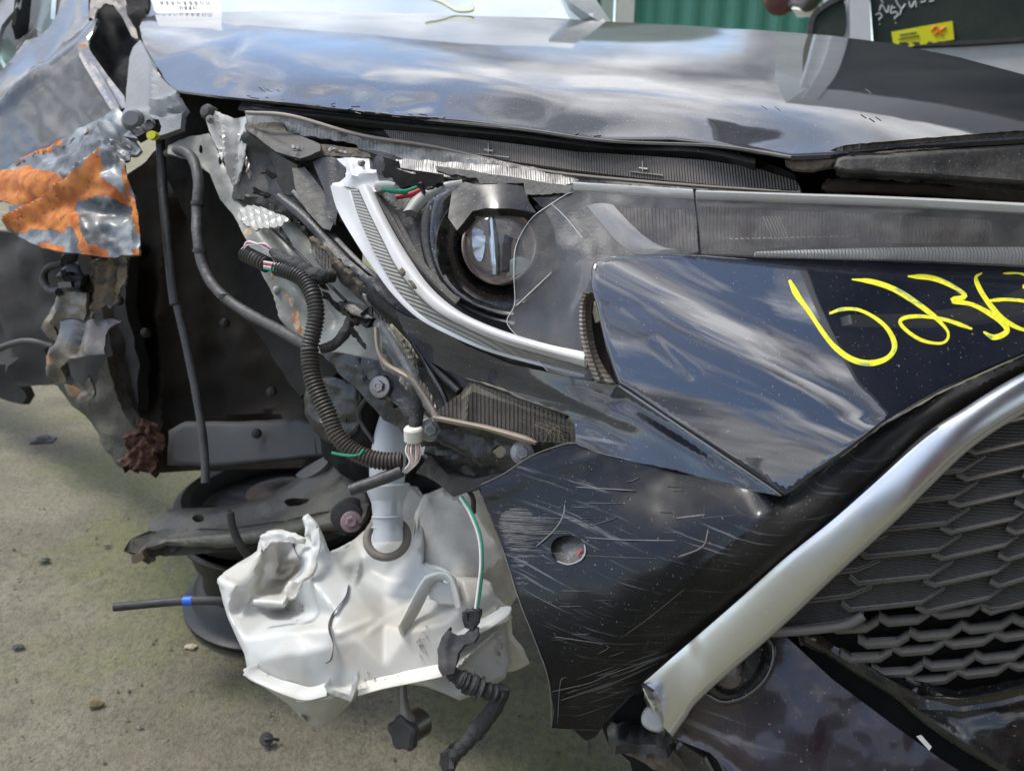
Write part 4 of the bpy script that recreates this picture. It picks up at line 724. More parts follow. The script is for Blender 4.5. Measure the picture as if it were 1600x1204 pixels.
ribbon('cover_top_edge', [(1087, 297, .718), (1250, 302, .702), (1400, 307, .69), (1600, 317, .68), (1720, 325, .675)], [(1088, 309, .715), (1250, 315, .70), (1400, 321, .688), (1600, 332, .678), (1720, 340, .673)], topc, cr2, prof=lambda t, s: .004*math.sin(math.pi*t), n=30, m=5, th=.003)

# --- bumper
wingD0 = facet([(915, 412, .712), (930, 408, .70), (1031, 396, .705), (1206, 401, .695), (1420, 408, .69), (1720, 425, .68), (925, 440, .70), (944, 531, .708), (966, 602, .703), (1206, 762, .612), (1224, 778, .604),
                (938, 424, .684), (1030, 480, .652), (1120, 530, .632), (1250, 600, .604), (1320, 632, .594), (1390, 660, .584), (1469, 612, .588), (1560, 572, .588), (1720, 500, .59), (1272, 741, .596), (1316, 711, .592), (1450, 500, .622), (1600, 480, .622), (1150, 460, .658), (1300, 510, .63)])
wing_o = [(924, 420), (927, 411), (935, 406), (952, 402), (990, 398), (1031, 396.5), (1100, 397), (1206, 402), (1300, 405), (1420, 409), (1500, 412), (1600, 417), (1720, 425), (1720, 504), (1600, 553), (1556, 572), (1469, 611), (1381, 662), (1316, 711), (1272, 742), (1240, 768), (1224, 776), (1206, 762), (1120, 703), (1040, 650), (980, 608), (966, 600), (958, 578), (944, 531), (932, 480), (924, 448)]
def plane_q(p):
    A = np.array([[x, y, 1.] for x, y, d in p]); return np.linalg.solve(A, np.array([1/d for x, y, d in p]))
qU = plane_q([(930, 408, .700), (1600, 417, .688), (1390, 655, .588)])
_uq = lambda x, y: qU[0]*x+qU[1]*y+qU[2]
qL = plane_q([(936, 425, 1/_uq(936, 425)), (1255, 600, 1/_uq(1255, 600)), (1222, 776, .606)])
def wingD(x, y):
    x = np.asarray(x, float); y = np.asarray(y, float)
    u = _uq(x, y)-.035*np.exp(-((y-500-(x-1200)*.1)/90)**2)*0+.02*np.sin((x-930)/700*math.pi)*np.sin(np.clip((y-400)/250, 0, 1)*math.pi); v = qL[0]*x+qL[1]*y+qL[2]+.012*np.sin(np.clip((y-480)/300, 0, 1)*math.pi)
    k = .022; m = np.minimum(u, v)-k*np.log1p(np.exp(-np.abs(u-v)/k)); return 1/m
def gridD(gd, x0, y0, st_):
    def f(x, y):
        u = np.clip((np.asarray(x, float)-x0)/st_, 0, gd.shape[1]-1.001); v = np.clip((np.asarray(y, float)-y0)/st_, 0, gd.shape[0]-1.001); i = u.astype(int); j = v.astype(int); a = u-i; b_ = v-j
        return (gd[j, i]*(1-a)+gd[j, i+1]*a)*(1-b_)+(gd[j+1, i]*(1-a)+gd[j+1, i+1]*a)*b_
    return f
bump = panel('bumper', wing_o, wingD, paint, car, th=.004, sp=7, disp=addf(ridge([(1025, 532), (1080, 585)], 8, -.0005), wob(160, .0004, 2)), roundr=6, roundd=.003)
cornD = tps([(618, 484, .845), (700, 522, .802), (762, 552, .775), (855, 579, .737), (966, 600, .706), (1222, 776, .607), (900, 692, .722), (1056, 732, .668), (750, 597, .795), (1060, 692, .672), (657, 547, .835), (950, 650, .712)])
corn = panel('bumper_corner', [(616, 484), (640, 496), (668, 500), (703, 522), (730, 540), (762, 553), (800, 569), (855, 581), (915, 594), (966, 602), (1000, 622), (1060, 664), (1120, 705), (1206, 763), (1221, 774), (1190, 770), (1137, 757), (1056, 733), (993, 722), (950, 710), (907, 697), (900, 692), (898, 669), (895, 658), (885, 645), (860, 638), (835, 630), (785, 607), (750, 596), (730, 592), (700, 580), (672, 565), (657, 547), (635, 527)],
             cornD, corner_paint, bump, th=.004, sp=8, jag=.35, disp=addf(fold([(975, 622), (1080, 690), (1200, 765)], 16, -.003), ridge([(700, 540), (860, 610), (1000, 660), (1100, 715)], 14, .0018), ridge([(740, 570), (880, 640), (980, 690)], 18, -.002), wob(60, .0012)))
sideD = tps([(752, 762, .765), (830, 850, .728), (1000, 800, .668), (1218, 778, .610), (1192, 815, .602), (1056, 922, .640), (957, 999, .672), (866, 1066, .715), (1100, 980, .665), (1003, 1070, .708), (930, 1150, .745), (1360, 752, .592), (1600, 560, .597), (1600, 595, .607), (1720, 530, .61), (863, 1130, .74), (900, 692, .724), (1056, 734, .672)])
_sd = sideD
_ch = [(1003, 1067), (1080, 1001), (1150, 940), (1225, 872), (1300, 812), (1359, 760), (1447, 682), (1512, 641), (1600, 588), (1720, 530)]; _we = [(1206, 764), (1224, 778), (1272, 742), (1381, 664), (1469, 613), (1556, 574), (1720, 506)]
def sideD(x, y):
    xs, ys = np.ravel(np.asarray(x, float)), np.ravel(np.asarray(y, float))
    return (_sd(xs, ys)+.040*np.exp(-(segdist(xs, ys, [(x_+9, y_+10) for x_, y_ in _ch], False)/19)**2)+.010*np.exp(-(segdist(xs, ys, _we, False)/12)**2)).reshape(np.shape(x))
hole = closed_smooth([(860, 858), (866, 842), (887, 835), (906, 840), (914, 857), (908, 874), (888, 882), (868, 876)], 28)
SO = [(750, 757), (785, 741), (800, 734), (812, 725), (830, 712), (857, 705), (880, 694), (900, 692), (943, 710), (993, 721), (1056, 734), (1133, 757), (1219, 776), (1240, 768), (1272, 742), (1316, 713), (1381, 664), (1469, 613), (1556, 574), (1600, 556), (1720, 508), (1720, 562), (1610, 606), (1512, 668), (1372, 778), (1237, 890), (1162, 958), (1092, 1018), (1012, 1078), (980, 1090), (957, 1112), (942, 1134), (930, 1152), (916, 1157), (905, 1148), (898, 1141), (880, 1138), (862, 1136), (866, 1112), (862, 1090), (858, 1066), (852, 1040), (837, 1003), (822, 965), (812, 940), (800, 900), (785, 854), (776, 830), (766, 804), (757, 785)]
scr = panel('scratched_lower_bumper', SO,
            sideD, scr_paint, bump, th=.0035, sp=7, jag=.4, holes=[hole], masks=[[(1230, 775), (1192, 812), (1056, 922), (957, 999), (866, 1066), (850, 1200), (1100, 1200), (1760, 640), (1760, 505), (1600, 558), (1469, 616), (1316, 718)]], masknoise=1.5,
            disp=addf(fold([(1205, 798), (1056, 918), (957, 996), (868, 1064)], 9, .0012), wob(70, .002, 6), ridge([(760, 770), (850, 740), (930, 715)], 14, .002)))
sc = []
def zx4(x, y): return (740+x/2.214, 660+y/2.214)
for i in range(420):                                    # dense horizontal scoring at the left edge
    y = random.uniform(240, 640) if random.random() < .35 else random.gauss(350, 70); xl = 36+(y-220)*.33+abs(random.gauss(0, 25))
    if y < 235: continue
    x1 = xl+abs(random.expovariate(1/70.))*(1.3 if y < 470 else .6); sc.append(stroke(None, [zx4(xl, y), zx4((xl+x1)/2, y+(x1-xl)*.04), zx4(x1, y+(x1-xl)*random.uniform(.02, .06))], random.uniform(.2, .8), sideD, None, lift=.0003, th=.0005, n=6))
for i in range(60):
    x = random.uniform(60, 860); y = random.uniform(160, 1000)
    if y > 760 and random.random() < .5: continue
    if x < 40+(y-220)*.33 or x > 1000-(y-200)*.62: continue
    ln_ = abs(random.gauss(10, 55)); sl = random.choice([-.02, .03, -.05, .08, .3, .05, .02]); sc.append(stroke(None, [zx4(x, y), zx4(x+ln_/2, y-sl*ln_/2+random.uniform(-2, 2)), zx4(x+ln_, y-sl*ln_)], random.uniform(.25, .7), sideD, None, lift=.0005, th=.0006, n=6))
for i in range(26):
    x = random.uniform(120, 620); y = 1010-(x-120)*.42+random.gauss(0, 40); ln_ = random.uniform(30, 150)
    if y > 640: sc.append(stroke(None, [zx4(x, y), zx4(x+ln_/2, y-ln_*.16), zx4(x+ln_, y-ln_*.34)], random.uniform(.3, 1.4), sideD, None, lift=.0003, th=.0005, n=6))
for lns, w_ in [([(230, 195), (420, 205), (640, 215), (860, 210)], 1.6), ([(240, 215), (400, 225), (560, 235)], 1.3), ([(620, 235), (740, 218), (870, 212)], 3.0), ([(385, 397), (520, 405), (700, 408)], 1.3), ([(315, 282), (310, 320), (280, 370), (215, 430)], 2.2), ([(690, 470), (790, 430), (812, 368)], 2.5), ([(270, 930), (400, 900), (470, 870), (700, 790)], 2.0), ([(300, 960), (480, 900), (640, 830)], 2.0), ([(500, 750), (600, 680), (730, 575)], 1.2), ([(700, 330), (800, 318)], 2.0), ([(280, 740), (460, 770), (430, 800)], 1.6), ([(290, 1040), (300, 900), (320, 880)], 1.4), ([(540, 860), (640, 815), (690, 808)], 2.6)]:
    sc.append(stroke(None, [zx4(*p) for p in lns], w_, sideD, None, lift=.0007, th=.0008))
def _px(v): v = np.asarray(v)-CP; return 800+F*(v@RT)/(v@FW), 602-F*(v@UP)/(v@FW)
def _in(q): m_ = np.array([_px(q[0][0]), _px(q[0][len(q[0])//2]), _px(q[0][-1])]); return inpoly(m_[:, 0], m_[:, 1], SO).all() and not inpoly(m_[:, 0], m_[:, 1], hole).any()
sc = [q for q in sc if _in(q)]
o = joined('scratch_marks', sc, M('scratch_grey', (.12, .118, .12), .5), scr, kind='stuff')
panel('sensor_backing', closed_smooth([(850, 850), (870, 828), (905, 830), (924, 860), (905, 890), (868, 890)], 24), lambda x, y: sideD(x, y)+.012, M('cracked_dark_film', (.035, .032, .03), .35, coat=.4, dust=.5, scratch=.6, sdir=(30, 30, 30)), scr, th=.003, sp=7, disp=wob(14, .003))
stroke('hole_rim', [(913, 850), (914, 862), (907, 874), (888, 881), (870, 876)], 2.4, sideD, scr_m, scr, lift=.0004)
stroke('red_film', [(902, 866), (909, 857)], 3, lambda x, y: sideD(x, y)+.009, w_red, scr)
edge = []
for k in ([(750, 757), (785, 741), (830, 712), (880, 694), (900, 692)], [(900, 692), (943, 709), (1056, 733), (1133, 756), (1219, 775)], [(785, 854), (812, 940), (837, 1003), (858, 1066), (862, 1136)]): edge.append(stroke(None, k, 1.1, lambda x, y: np.minimum(sideD(x, y), cornD(x, y)+1), None, lift=.0012, n=30))
joined('raw_torn_edge', edge, M('torn_edge_plastic', (.20, .185, .17), .6), scr)
stroke('wing_highlight_edge', [(966, 602), (1040, 652), (1120, 706), (1206, 764), (1220, 774)], 4.0, lambda x, y: wingD(x, y), M('crease_highlight_paint', (.16, .17, .19), .25, .3, coat=.8), bump, lift=.0022, th=.003, wn=.1)  # pale stroke paints the highlight along the fold
# yellow number 62363
nz = lambda L_: [(900+a/2.2857, 260+b_/2.2857) for a, b_ in L_]
digits = [('marker_digit_6', [(762, 405), (790, 460), (830, 515), (880, 590), (925, 645), (985, 688), (1050, 702), (1110, 685), (1138, 645), (1120, 590), (1075, 545), (1010, 512), (950, 510), (905, 525)], 9), ('marker_digit_2', [(985, 403), (1060, 412), (1140, 440), (1220, 490), (1290, 545), (1330, 595), (1310, 630), (1240, 622), (1180, 585), (1158, 550), (1210, 535), (1310, 545), (1415, 580)], 8),
          ('marker_digit_3', [(1185, 392), (1270, 398), (1340, 425), (1390, 462), (1345, 478), (1420, 495), (1500, 540), (1540, 585), (1495, 610), (1455, 590)], 8), ('marker_digit_6', [(1450, 380), (1428, 400), (1455, 460), (1510, 530), (1570, 572), (1640, 590), (1700, 570), (1690, 520), (1620, 485), (1540, 475), (1470, 480)], 7.5), ('marker_digit_3', [(1525, 382), (1590, 383), (1640, 410), (1600, 430), (1680, 450), (1730, 490), (1700, 520)], 7)]
for nm_, pth, w_ in digits: stroke(nm_, nz(pth), w_*.84, wingD, yel, bump, lift=.0005, th=.0004, n=90, wn=.5)
# chrome strip
chA = [(1003, 1067, .700), (1080, 1001, .672), (1150, 940, .646), (1225, 872, .62), (1300, 812, .603), (1359, 760, .592), (1447, 682, .582), (1512, 641, .58), (1600, 588, .585), (1720, 530, .595)]; chA = [(a, b_, c_+.005) for a, b_, c_ in chA]
chB = [(1046, 1144, .700), (1066, 1116, .69), (1094, 1080, .676), (1210, 978, .638), (1300, 893, .612), (1394, 807, .594), (1441, 760, .588), (1512, 693, .585), (1600, 636, .59), (1720, 574, .60)]
cs = ribbon('chrome_strip', chA, chB, chrome, car, prof=lambda t, s: .002+.0028*math.sin(math.pi*t)**.6+(.0012*math.sin(38*s+4*t) if s < .12 else 0), n=90, m=12, th=.008, angle=60)
ribbon('chrome_strip_edge', [(a, b_, c_-.002) for a, b_, c_ in chB], [(a+5, b_+6, c_+.004) for a, b_, c_ in chB], chrome_edge, cs, prof=lambda t, s: .002*math.sin(math.pi*t), n=90, m=4, th=.004)
panel('bent_chrome_tip', [(1003, 1067), (1018, 1082), (1030, 1110), (1036, 1146), (1028, 1146), (1012, 1120), (1008, 1092)], [(1003, 1067, .698), (1036, 1146, .705), (1012, 1110, .72)], chrome, cs, th=.003, sp=5, disp=wob(10, .003))
panel('chrome_tab', closed_smooth([(1002, 1118), (1010, 1104), (1022, 1102), (1030, 1120), (1034, 1142), (1018, 1142), (1004, 1132)], 30), [(1002, 1118, .715), (1034, 1140, .708), (1020, 1100, .72)], chrome_edge, cs, th=.003, sp=6, roundr=6, roundd=.004)
cs2 = [stroke(None, [(1060+i*9, 1050-i*7), (1066+i*9+random.uniform(5, 25), 1042-i*7+random.uniform(-3, 5))], random.uniform(1, 2.5), lambda x, y: np.full(np.shape(x), .672-.02*(np.asarray(x)-1060)/70), None, lift=.018, n=6) for i in range(5)]

# --- grille
grD = tps([(1200, 980, .668), (1330, 870, .635), (1440, 760, .617), (1600, 640, .612), (1720, 560, .615), (1600, 1080, .64), (1420, 1090, .665), (1720, 900, .625), (1600, 850, .617), (1350, 1040, .662)])
grl = panel('grille', [(1190, 985), (1300, 885), (1442, 755), (1520, 690), (1600, 632), (1760, 550), (1760, 1080), (1600, 1085), (1500, 1085), (1420, 1070), (1330, 1030), (1250, 990)], lambda x, y: grD(x, y)+.03, dark2, car, th=.01, sp=20)
def zg(x, y): return (1000+x/2.667, 760+y/2.667)
from math import hypot
def blade(col, r):
    # lip control points of column A..D, measured on the photograph's grille and stepped row by row
    up = (34, -110); base = {0: [(575, 285), (610, 300+8), (905, 245+97), (1000, 312)], 1: [(905, 268), (940, 300), (1240, 270), (1340, 205)], 2: [(1215, 285), (1260, 308), (1520, 250), (1580, 205)], 3: [(1490, 290), (1530, 312), (1790, 235), (1850, 190)], 4: [(1755, 270), (1800, 300), (2040, 220), (2100, 180)]}[col]
    if col == 0: base = [(560, 330), (600, 352), (905, 352), (1000, 312)]; base = [(560, 365), (600, 390), (905, 352), (1000, 312)]
    lip = [zg(a-up[0]*r, b_-up[1]*r) for a, b_ in base]; return lip
def xchrome(y):                                        # right edge of the chrome strip at height y
    return np.interp(y, [570, 636, 693, 760, 807, 893, 978, 1080], [1720, 600+1000, 1512, 1441, 1394, 1300, 1210, 1094])
def clipband(lip):
    q = []
    for i in range(3):
        a, b_ = np.array(lip[i]), np.array(lip[i+1]); m = [3, 9, 4][i]
        for j in range(m): q.append(a+(b_-a)*j/m)
    q.append(np.array(lip[3])); return np.array(q)
upv = np.array([34, -110.])/2.667
for r in range(-7, 3):
    for c_ in range(5):
        if c_ == 0: r0 = r+.0
        q = clipband(blade(c_, r))
        if r == 2 and c_ > 1: pass
        q = q[(q[:, 0] > xchrome(q[:, 1])-12)]
        if len(q) < 3 or q[:, 0].min() > 1700 or q[:, 1].max() < 560: continue
        V = []; rows = [(-2.2, .0025), (-.8, -.0015), (1.4, -.0025), (3.2, -.001), (4.6, .0022), (7, .003), (41.5, .0085)]
        nrm = upv/np.linalg.norm(upv)
        for (h, dd) in rows:
            p_ = q+nrm*h; V.append(P(p_[:, 0], p_[:, 1], grD(p_[:, 0], p_[:, 1])+dd))
        p_ = q+nrm*41.5; V.append(P(p_[:, 0], p_[:, 1], grD(p_[:, 0], p_[:, 1])+.018)); p_ = q-nrm*1.5; V.append(P(p_[:, 0], p_[:, 1], grD(p_[:, 0], p_[:, 1])+.009))
        k = len(q); m_ = len(V); V = np.vstack(V)
        Fc = [(i*k+j, i*k+j+1, ((i+1) % m_)*k+j+1, ((i+1) % m_)*k+j) for i in range(m_) for j in range(k-1)]+[tuple(i*k for i in range(m_)), tuple(i*k+k-1 for i in range(m_))[::-1]]
        mesh('grille_blade', V, Fc, None, grl, mats=[grill_lip, grill], fm=[0 if i < 5 or i >= 7 else 1 for i in range(m_) for j in range(k-1)]+[0, 0], angle=50)
# open lower cells: thick dusty lips over dark gaps
low = []
for r in range(5):
    y0 = 600+r*62
    for c_ in range(6):
        x = 780+r*28+c_*215+(r % 2)*100; 
        low.append([(x, y0-20-c_*28), (x+40, y0+4-c_*30), (x+165, y0-c_*34-2), (x+215, y0-34-c_*36)])
gb = [(1190, 985), (1250, 992), (1330, 1034), (1400, 1068), (1450, 1086), (1500, 1085), (1600, 1068), (1740, 1030), (1740, 900), (1600, 905), (1480, 925), (1400, 950), (1320, 975)]
for lp in low:
    q = clipband([zg(*a) for a in lp]); q = q[inpoly(q[:, 0], q[:, 1], gb)]
    if len(q) < 4: continue
    V = []
    for (h, dd) in [(-4, .004), (-2.5, -.001), (2, -.002), (7, .001), (14, .008), (6, .018), (-3, .012)]:
        p_ = q+np.array([0, -1.])*h; V.append(P(p_[:, 0], p_[:, 1], grD(p_[:, 0], p_[:, 1])+dd+.004))
    k = len(q); m_ = len(V); V = np.vstack(V)
    mesh('grille_lip', V, [(i*k+j, i*k+j+1, ((i+1) % m_)*k+j+1, ((i+1) % m_)*k+j) for i in range(m_) for j in range(k-1)]+[tuple(i*k for i in range(m_)), tuple(i*k+k-1 for i in range(m_))[::-1]], None, grl, mats=[grill_lip], angle=50)
# long boundary lip
sweep('grille_rail', [(1196, 988, .655), (1260, 984, .652), (1320, 976, .648), (1349, 961, .645)], .004, grill_lip, grl, sides=8)
# --- lower bumper
lowD = tps([(1040, 1150, .72), (1150, 1010, .69), (1230, 990, .69), (1400, 1120, .66), (1560, 1204, .64), (1700, 1250, .63), (1100, 1230, .69), (1300, 1250, .66)])
lb = panel('lower_bumper', [(1046, 1148), (1066, 1118), (1094, 1082), (1150, 1032), (1210, 982), (1224, 990), (1300, 1060), (1400, 1135), (1470, 1185), (1540, 1230), (1560, 1300), (1180, 1300), (1150, 1215), (1108, 1176), (1062, 1158)], lowD, maroon, bump, th=.005, sp=10, disp=addf(wob(60, .002), ridge([(1060, 1150), (1110, 1170), (1180, 1220)], 12, -.004)),
           holes=[closed_smooth([(1108, 1066), (1130, 1040), (1160, 1020), (1168, 1028), (1160, 1050), (1140, 1068), (1118, 1074)], 24)])
sweep('fog_lamp_ring', [(1194, 992, .672), (1208, 1010, .669), (1206, 1040, .667), (1190, 1068, .668), (1160, 1090, .673), (1128, 1096, .68), (1104, 1084, .685)], .0028, blk_gloss, lb, sides=8)
panel('fog_lamp_surround', closed_smooth([(1190, 996), (1202, 1016), (1200, 1042), (1184, 1068), (1156, 1088), (1126, 1092), (1108, 1082), (1130, 1050), (1160, 1020)], 40), lambda x, y: lowD(x, y)-.003, blk_gloss, lb, th=.004, sp=7, holes=[closed_smooth([(1116, 1070), (1134, 1046), (1160, 1026), (1164, 1036), (1154, 1056), (1136, 1070)], 24)])
lathe('fog_lamp', P(1142, 1048, .695), (CP-P(1142, 1048, .695)), [(.001, .008)]+[] + [(.010, .0065), (.017, 0), (.02, -.01)], M('brown_lens', (.085, .06, .05), .3, coat=.6, dust=.4), lb, seg=28)
panel('slot_liner', [(1215, 985), (1262, 990), (1400, 1085), (1540, 1190), (1620, 1260), (1560, 1300), (1380, 1140), (1240, 1010)], lambda x, y: lowD(x, y)+.02, dark2, lb, th=.004, sp=14)
frD = tps([(1240, 990, .68), (1400, 1080, .655), (1600, 1085, .635), (1560, 1200, .64), (1400, 1130, .665), (1760, 1060, .63), (1760, 1260, .63)])
fr = panel('grille_surround', [(1240, 988), (1288, 990), (1340, 1024), (1400, 1062), (1440, 1082), (1500, 1086), (1560, 1076), (1620, 1060), (1760, 1010), (1760, 1290), (1620, 1260), (1560, 1198), (1480, 1150), (1400, 1096), (1330, 1052)], frD, blk_gloss, bump, th=.012, sp=5, roundr=10, roundd=.006,
           disp=addf(ridge([(1262, 996), (1380, 1076), (1460, 1134), (1560, 1194), (1640, 1220)], 11, .004), ridge([(1300, 1016), (1400, 1090), (1500, 1120), (1620, 1100)], 20, -.005), wob(70, .0012)))
panel('paper_scrap', [(1432, 1150), (1440, 1148), (1456, 1166), (1452, 1172)], [(1430, 1150, .655), (1456, 1168, .65), (1440, 1170, .652)], cream, fr, th=.002, sp=5)
# broken pieces at the foot of the bumper
brk = thing('broken_bumper_bracket', 'torn black plastic bracket hanging below the end of the chrome strip', 'bracket', P(1030, 1170, .73))
panel('bracket_top', [(948, 1140), (960, 1124), (985, 1118), (1010, 1124), (1035, 1146), (1062, 1160), (1040, 1166), (1000, 1160), (962, 1160), (950, 1152)], [(948, 1140, .745), (1060, 1160, .72), (1000, 1160, .71)], blk_metal, brk, th=.008, sp=6, disp=addf(ridge([(960, 1140), (1000, 1136), (1050, 1156)], 7, .006), wob(14, .005)))
panel('bracket_lip', [(952, 1150), (975, 1158), (1030, 1156), (1064, 1160), (1080, 1184), (1060, 1215), (1020, 1200), (985, 1180), (968, 1172)], [(952, 1150, .735), (1064, 1160, .72), (1040, 1210, .74)], M('bare_muddy_plastic', (.07, .055, .045), .35, coat=.3, dust=.4, dscale=18), brk, th=.006, sp=6, disp=addf(ridge([(970, 1160), (1010, 1175), (1060, 1195)], 7, .007), wob(16, .004)))
panel('bracket_blade', [(1062, 1158), (1100, 1185), (1125, 1230), (1095, 1230), (1050, 1190), (1052, 1170)], [(1062, 1158, .71), (1120, 1230, .70), (1050, 1190, .725)], blk_gloss, brk, th=.004, sp=6, disp=fold([(1060, 1165), (1100, 1225)], 7, .006))
panel('inner_backing', [(940, 1134), (1003, 1070), (1030, 1110), (1052, 1150), (1110, 1180), (1150, 1260), (1000, 1260), (985, 1190), (950, 1160)], [(940, 1134, .78), (1003, 1070, .75), (1100, 1200, .76), (1000, 1260, .8)], dark2, brk, th=.01, sp=14)

# ================================================================== structure behind the lamp: apron and lower beam
apD = tps([(300, 200, 1.18), (370, 330, 1.10), (430, 430, 1.03), (470, 520, .99), (560, 600, .93), (560, 480, .96), (480, 380, 1.03), (380, 230, 1.16), (640, 560, .92)])
apron = panel('inner_apron', [(262, 226), (300, 212), (330, 214), (366, 290), (378, 318), (452, 342), (500, 392), (560, 460), (600, 505), (650, 580), (690, 655), (660, 660), (600, 620), (560, 590), (500, 552), (470, 540), (440, 500), (428, 462), (412, 430), (392, 385), (372, 345), (345, 312), (328, 272), (300, 250), (262, 240)],
              apD, apron_m, car, th=.003, sp=7, jag=.4, masks=[[(384, 362), (398, 366), (396, 376), (384, 374)], [(424, 420), (436, 424), (434, 434), (424, 432)], [(456, 480), (466, 490), (474, 510), (468, 525), (460, 505)], [(450, 455), (460, 470), (456, 480), (446, 468)]],
              holes=[closed_smooth([(313, 228), (317, 231), (316, 240), (311, 237)], 10), closed_smooth([(346, 250), (350, 254), (349, 263), (345, 260)], 10)], disp=addf(ridge([(330, 220), (380, 330), (440, 430), (500, 500)], 14, .007), fold([(372, 345), (412, 430), (440, 500)], 10, .004), ridge([(430, 350), (470, 420), (520, 500)], 12, -.008), wob(36, .004, 5)))
bolt(432, 452, 1.02, .0045, M('pale_bolt', (.5, .48, .42), .5), apron)
bmD = tps([(560, 560, .93), (640, 560, .90), (700, 650, .86), (900, 690, .79), (560, 620, .93), (650, 690, .90), (760, 745, .86), (830, 720, .82), (600, 590, .915)])
beam = panel('lamp_mounting_beam', [(500, 548), (540, 552), (580, 560), (620, 575), (650, 600), (690, 652), (740, 662), (800, 680), (850, 690), (900, 694), (880, 700), (846, 712), (812, 726), (790, 738), (760, 752), (720, 745), (680, 730), (660, 705), (640, 688), (622, 668), (600, 655), (560, 610), (530, 585)],
             bmD, blk_metal, car, th=.004, sp=7, holes=[closed_smooth([(612, 628), (620, 624), (627, 631), (622, 639), (614, 637)], 14), closed_smooth([(768, 703), (778, 697), (790, 704), (786, 713), (774, 713)], 14), [(567, 591), (572, 586), (576, 592), (571, 596)]],
             disp=addf(ridge([(590, 590), (660, 670), (760, 720)], 8, .006), ridge([(700, 670), (800, 700)], 8, -.005), fold([(650, 700), (700, 712), (740, 726)], 6, .005), wob(22, .005, 2), wob(9, .0015)))
for (x, y, d, r) in [(594, 604, .905, .013), (673, 671, .872, .0135), (816, 707, .805, .0125)]: bolt(x, y, d, r, steel, beam, axis=(CP-P(x, y, d))+np.array([-.35, 0, .1]) if x == 594 else None)
sweep('bolt_spring', [(597, 600, .93), (600, 606, .91)], .015, blk, beam, ribs=.004)
panel('lower_lip_bracket', [(668, 714), (700, 742), (740, 748), (776, 740), (790, 738), (760, 756), (732, 768), (710, 776), (700, 768), (680, 752), (650, 738)], [(668, 714, .88), (760, 750, .85), (700, 770, .875)], rubber, car, th=.006, sp=6, disp=wob(14, .004))
# small trapezoid clear lens (700-900, 600-690)
tl = panel('side_lamp_lens', [(684, 640), (700, 628), (722, 612), (732, 600), (738, 598), (752, 604), (784, 616), (835, 634), (872, 648), (886, 656), (898, 668), (900, 690), (880, 692), (836, 690), (820, 680), (740, 664), (700, 656), (686, 652)], [(684, 645, .80), (740, 600, .785), (890, 660, .755), (890, 690, .76), (740, 664, .79)], clear_rib, lamp, th=.004, sp=6, jag=.3,
           disp=addf(fold([(736, 600), (730, 660)], 9, .006), wob(12, .0012)))
panel('side_lamp_reflector', [(690, 648), (722, 622), (740, 612), (800, 632), (880, 662), (895, 690), (840, 688), (740, 660)], [(690, 648, .83), (740, 610, .82), (890, 680, .78), (740, 660, .815)], greyrib, tl, th=.005, sp=8)
ribbon('side_lamp_rim', [(680, 648, .795), (720, 656, .788), (760, 664, .78), (820, 680, .766), (840, 690, .76)], [(676, 656, .795), (715, 664, .788), (760, 673, .78), (815, 690, .766), (836, 694, .76)], strapm, tl, prof=lambda t, s: .003*math.sin(math.pi*t), n=30, m=5)
panel('bumper_inner_lip', [(680, 572), (730, 592), (785, 610), (840, 634), (886, 648), (880, 655), (835, 640), (780, 620), (736, 598), (700, 640), (688, 652), (660, 600), (650, 575)], [(680, 572, .835), (785, 612, .80), (880, 652, .76), (690, 650, .83)], blk, lamp, th=.005, sp=7, disp=wob(18, .003))
sweep('black_edge_bar', [(640, 525, .85), (660, 560, .84), (690, 612, .82), (698, 634, .815)], .0035, blk_gloss, lamp, sides=8); sweep('black_edge_bar', [(655, 545, .845), (690, 585, .83), (718, 612, .815)], .005, blk, lamp, sides=8)
cb = thing('cobweb', 'ragged brown cobweb stretched over the torn gap beneath the bumper corner', 'cobweb', P(860, 670, .77)); cw = []
for i in range(38):
    x0 = random.uniform(800, 880); y0 = 640+(x0-800)*.25+random.uniform(0, 14); x1 = random.uniform(835, 900); y1 = random.uniform(664, 702)
    cw.append(stroke(None, [(x0, y0), ((x0+x1)/2+random.uniform(-5, 5), (y0+y1)/2+random.uniform(-5, 5)), (x1, y1)], random.uniform(.2, .38), lambda a, b_: np.full(np.shape(a), .764)-(np.asarray(a)-850)*.0003, None, lift=0, n=6, th=.0003))
joined('web_strands', cw, cob, cb, kind='stuff')

# ================================================================== wheel arch and body behind
panel('wheel_arch_liner', [(120, 330), (250, 225), (420, 350), (560, 560), (640, 700), (620, 800), (480, 730), (300, 735), (236, 740), (200, 735), (185, 600), (150, 430)], [(120, 330, 1.5), (250, 225, 1.45), (400, 500, 1.42), (560, 560, 1.2), (300, 740, 1.6), (600, 760, 1.15), (200, 700, 1.55), (330, 560, 1.58)], dark, car, th=.01, sp=10,
      disp=addf(ridge([(262, 300), (255, 500), (250, 720)], 12, .02), ridge([(330, 380), (340, 640)], 16, -.02), ridge([(300, 660), (420, 640), (480, 660)], 8, .02), ridge([(215, 400), (230, 600)], 14, -.02), wob(70, .03, 2), wob(24, .006)))
panel('chassis_rail', [(262, 672), (290, 658), (400, 656), (470, 654), (520, 664), (524, 712), (430, 722), (330, 730), (262, 726)], [(262, 690, 1.42), (524, 690, 1.28), (400, 720, 1.33)], M('grey_rail', (.05, .053, .055), .55, dust=.4, dustc=(.085, .08, .07), dscale=12), car, th=.03, sp=9, roundr=9, roundd=.02, disp=wob(40, .004))
bolt(401, 677, 1.335, .009, blk_metal, car)
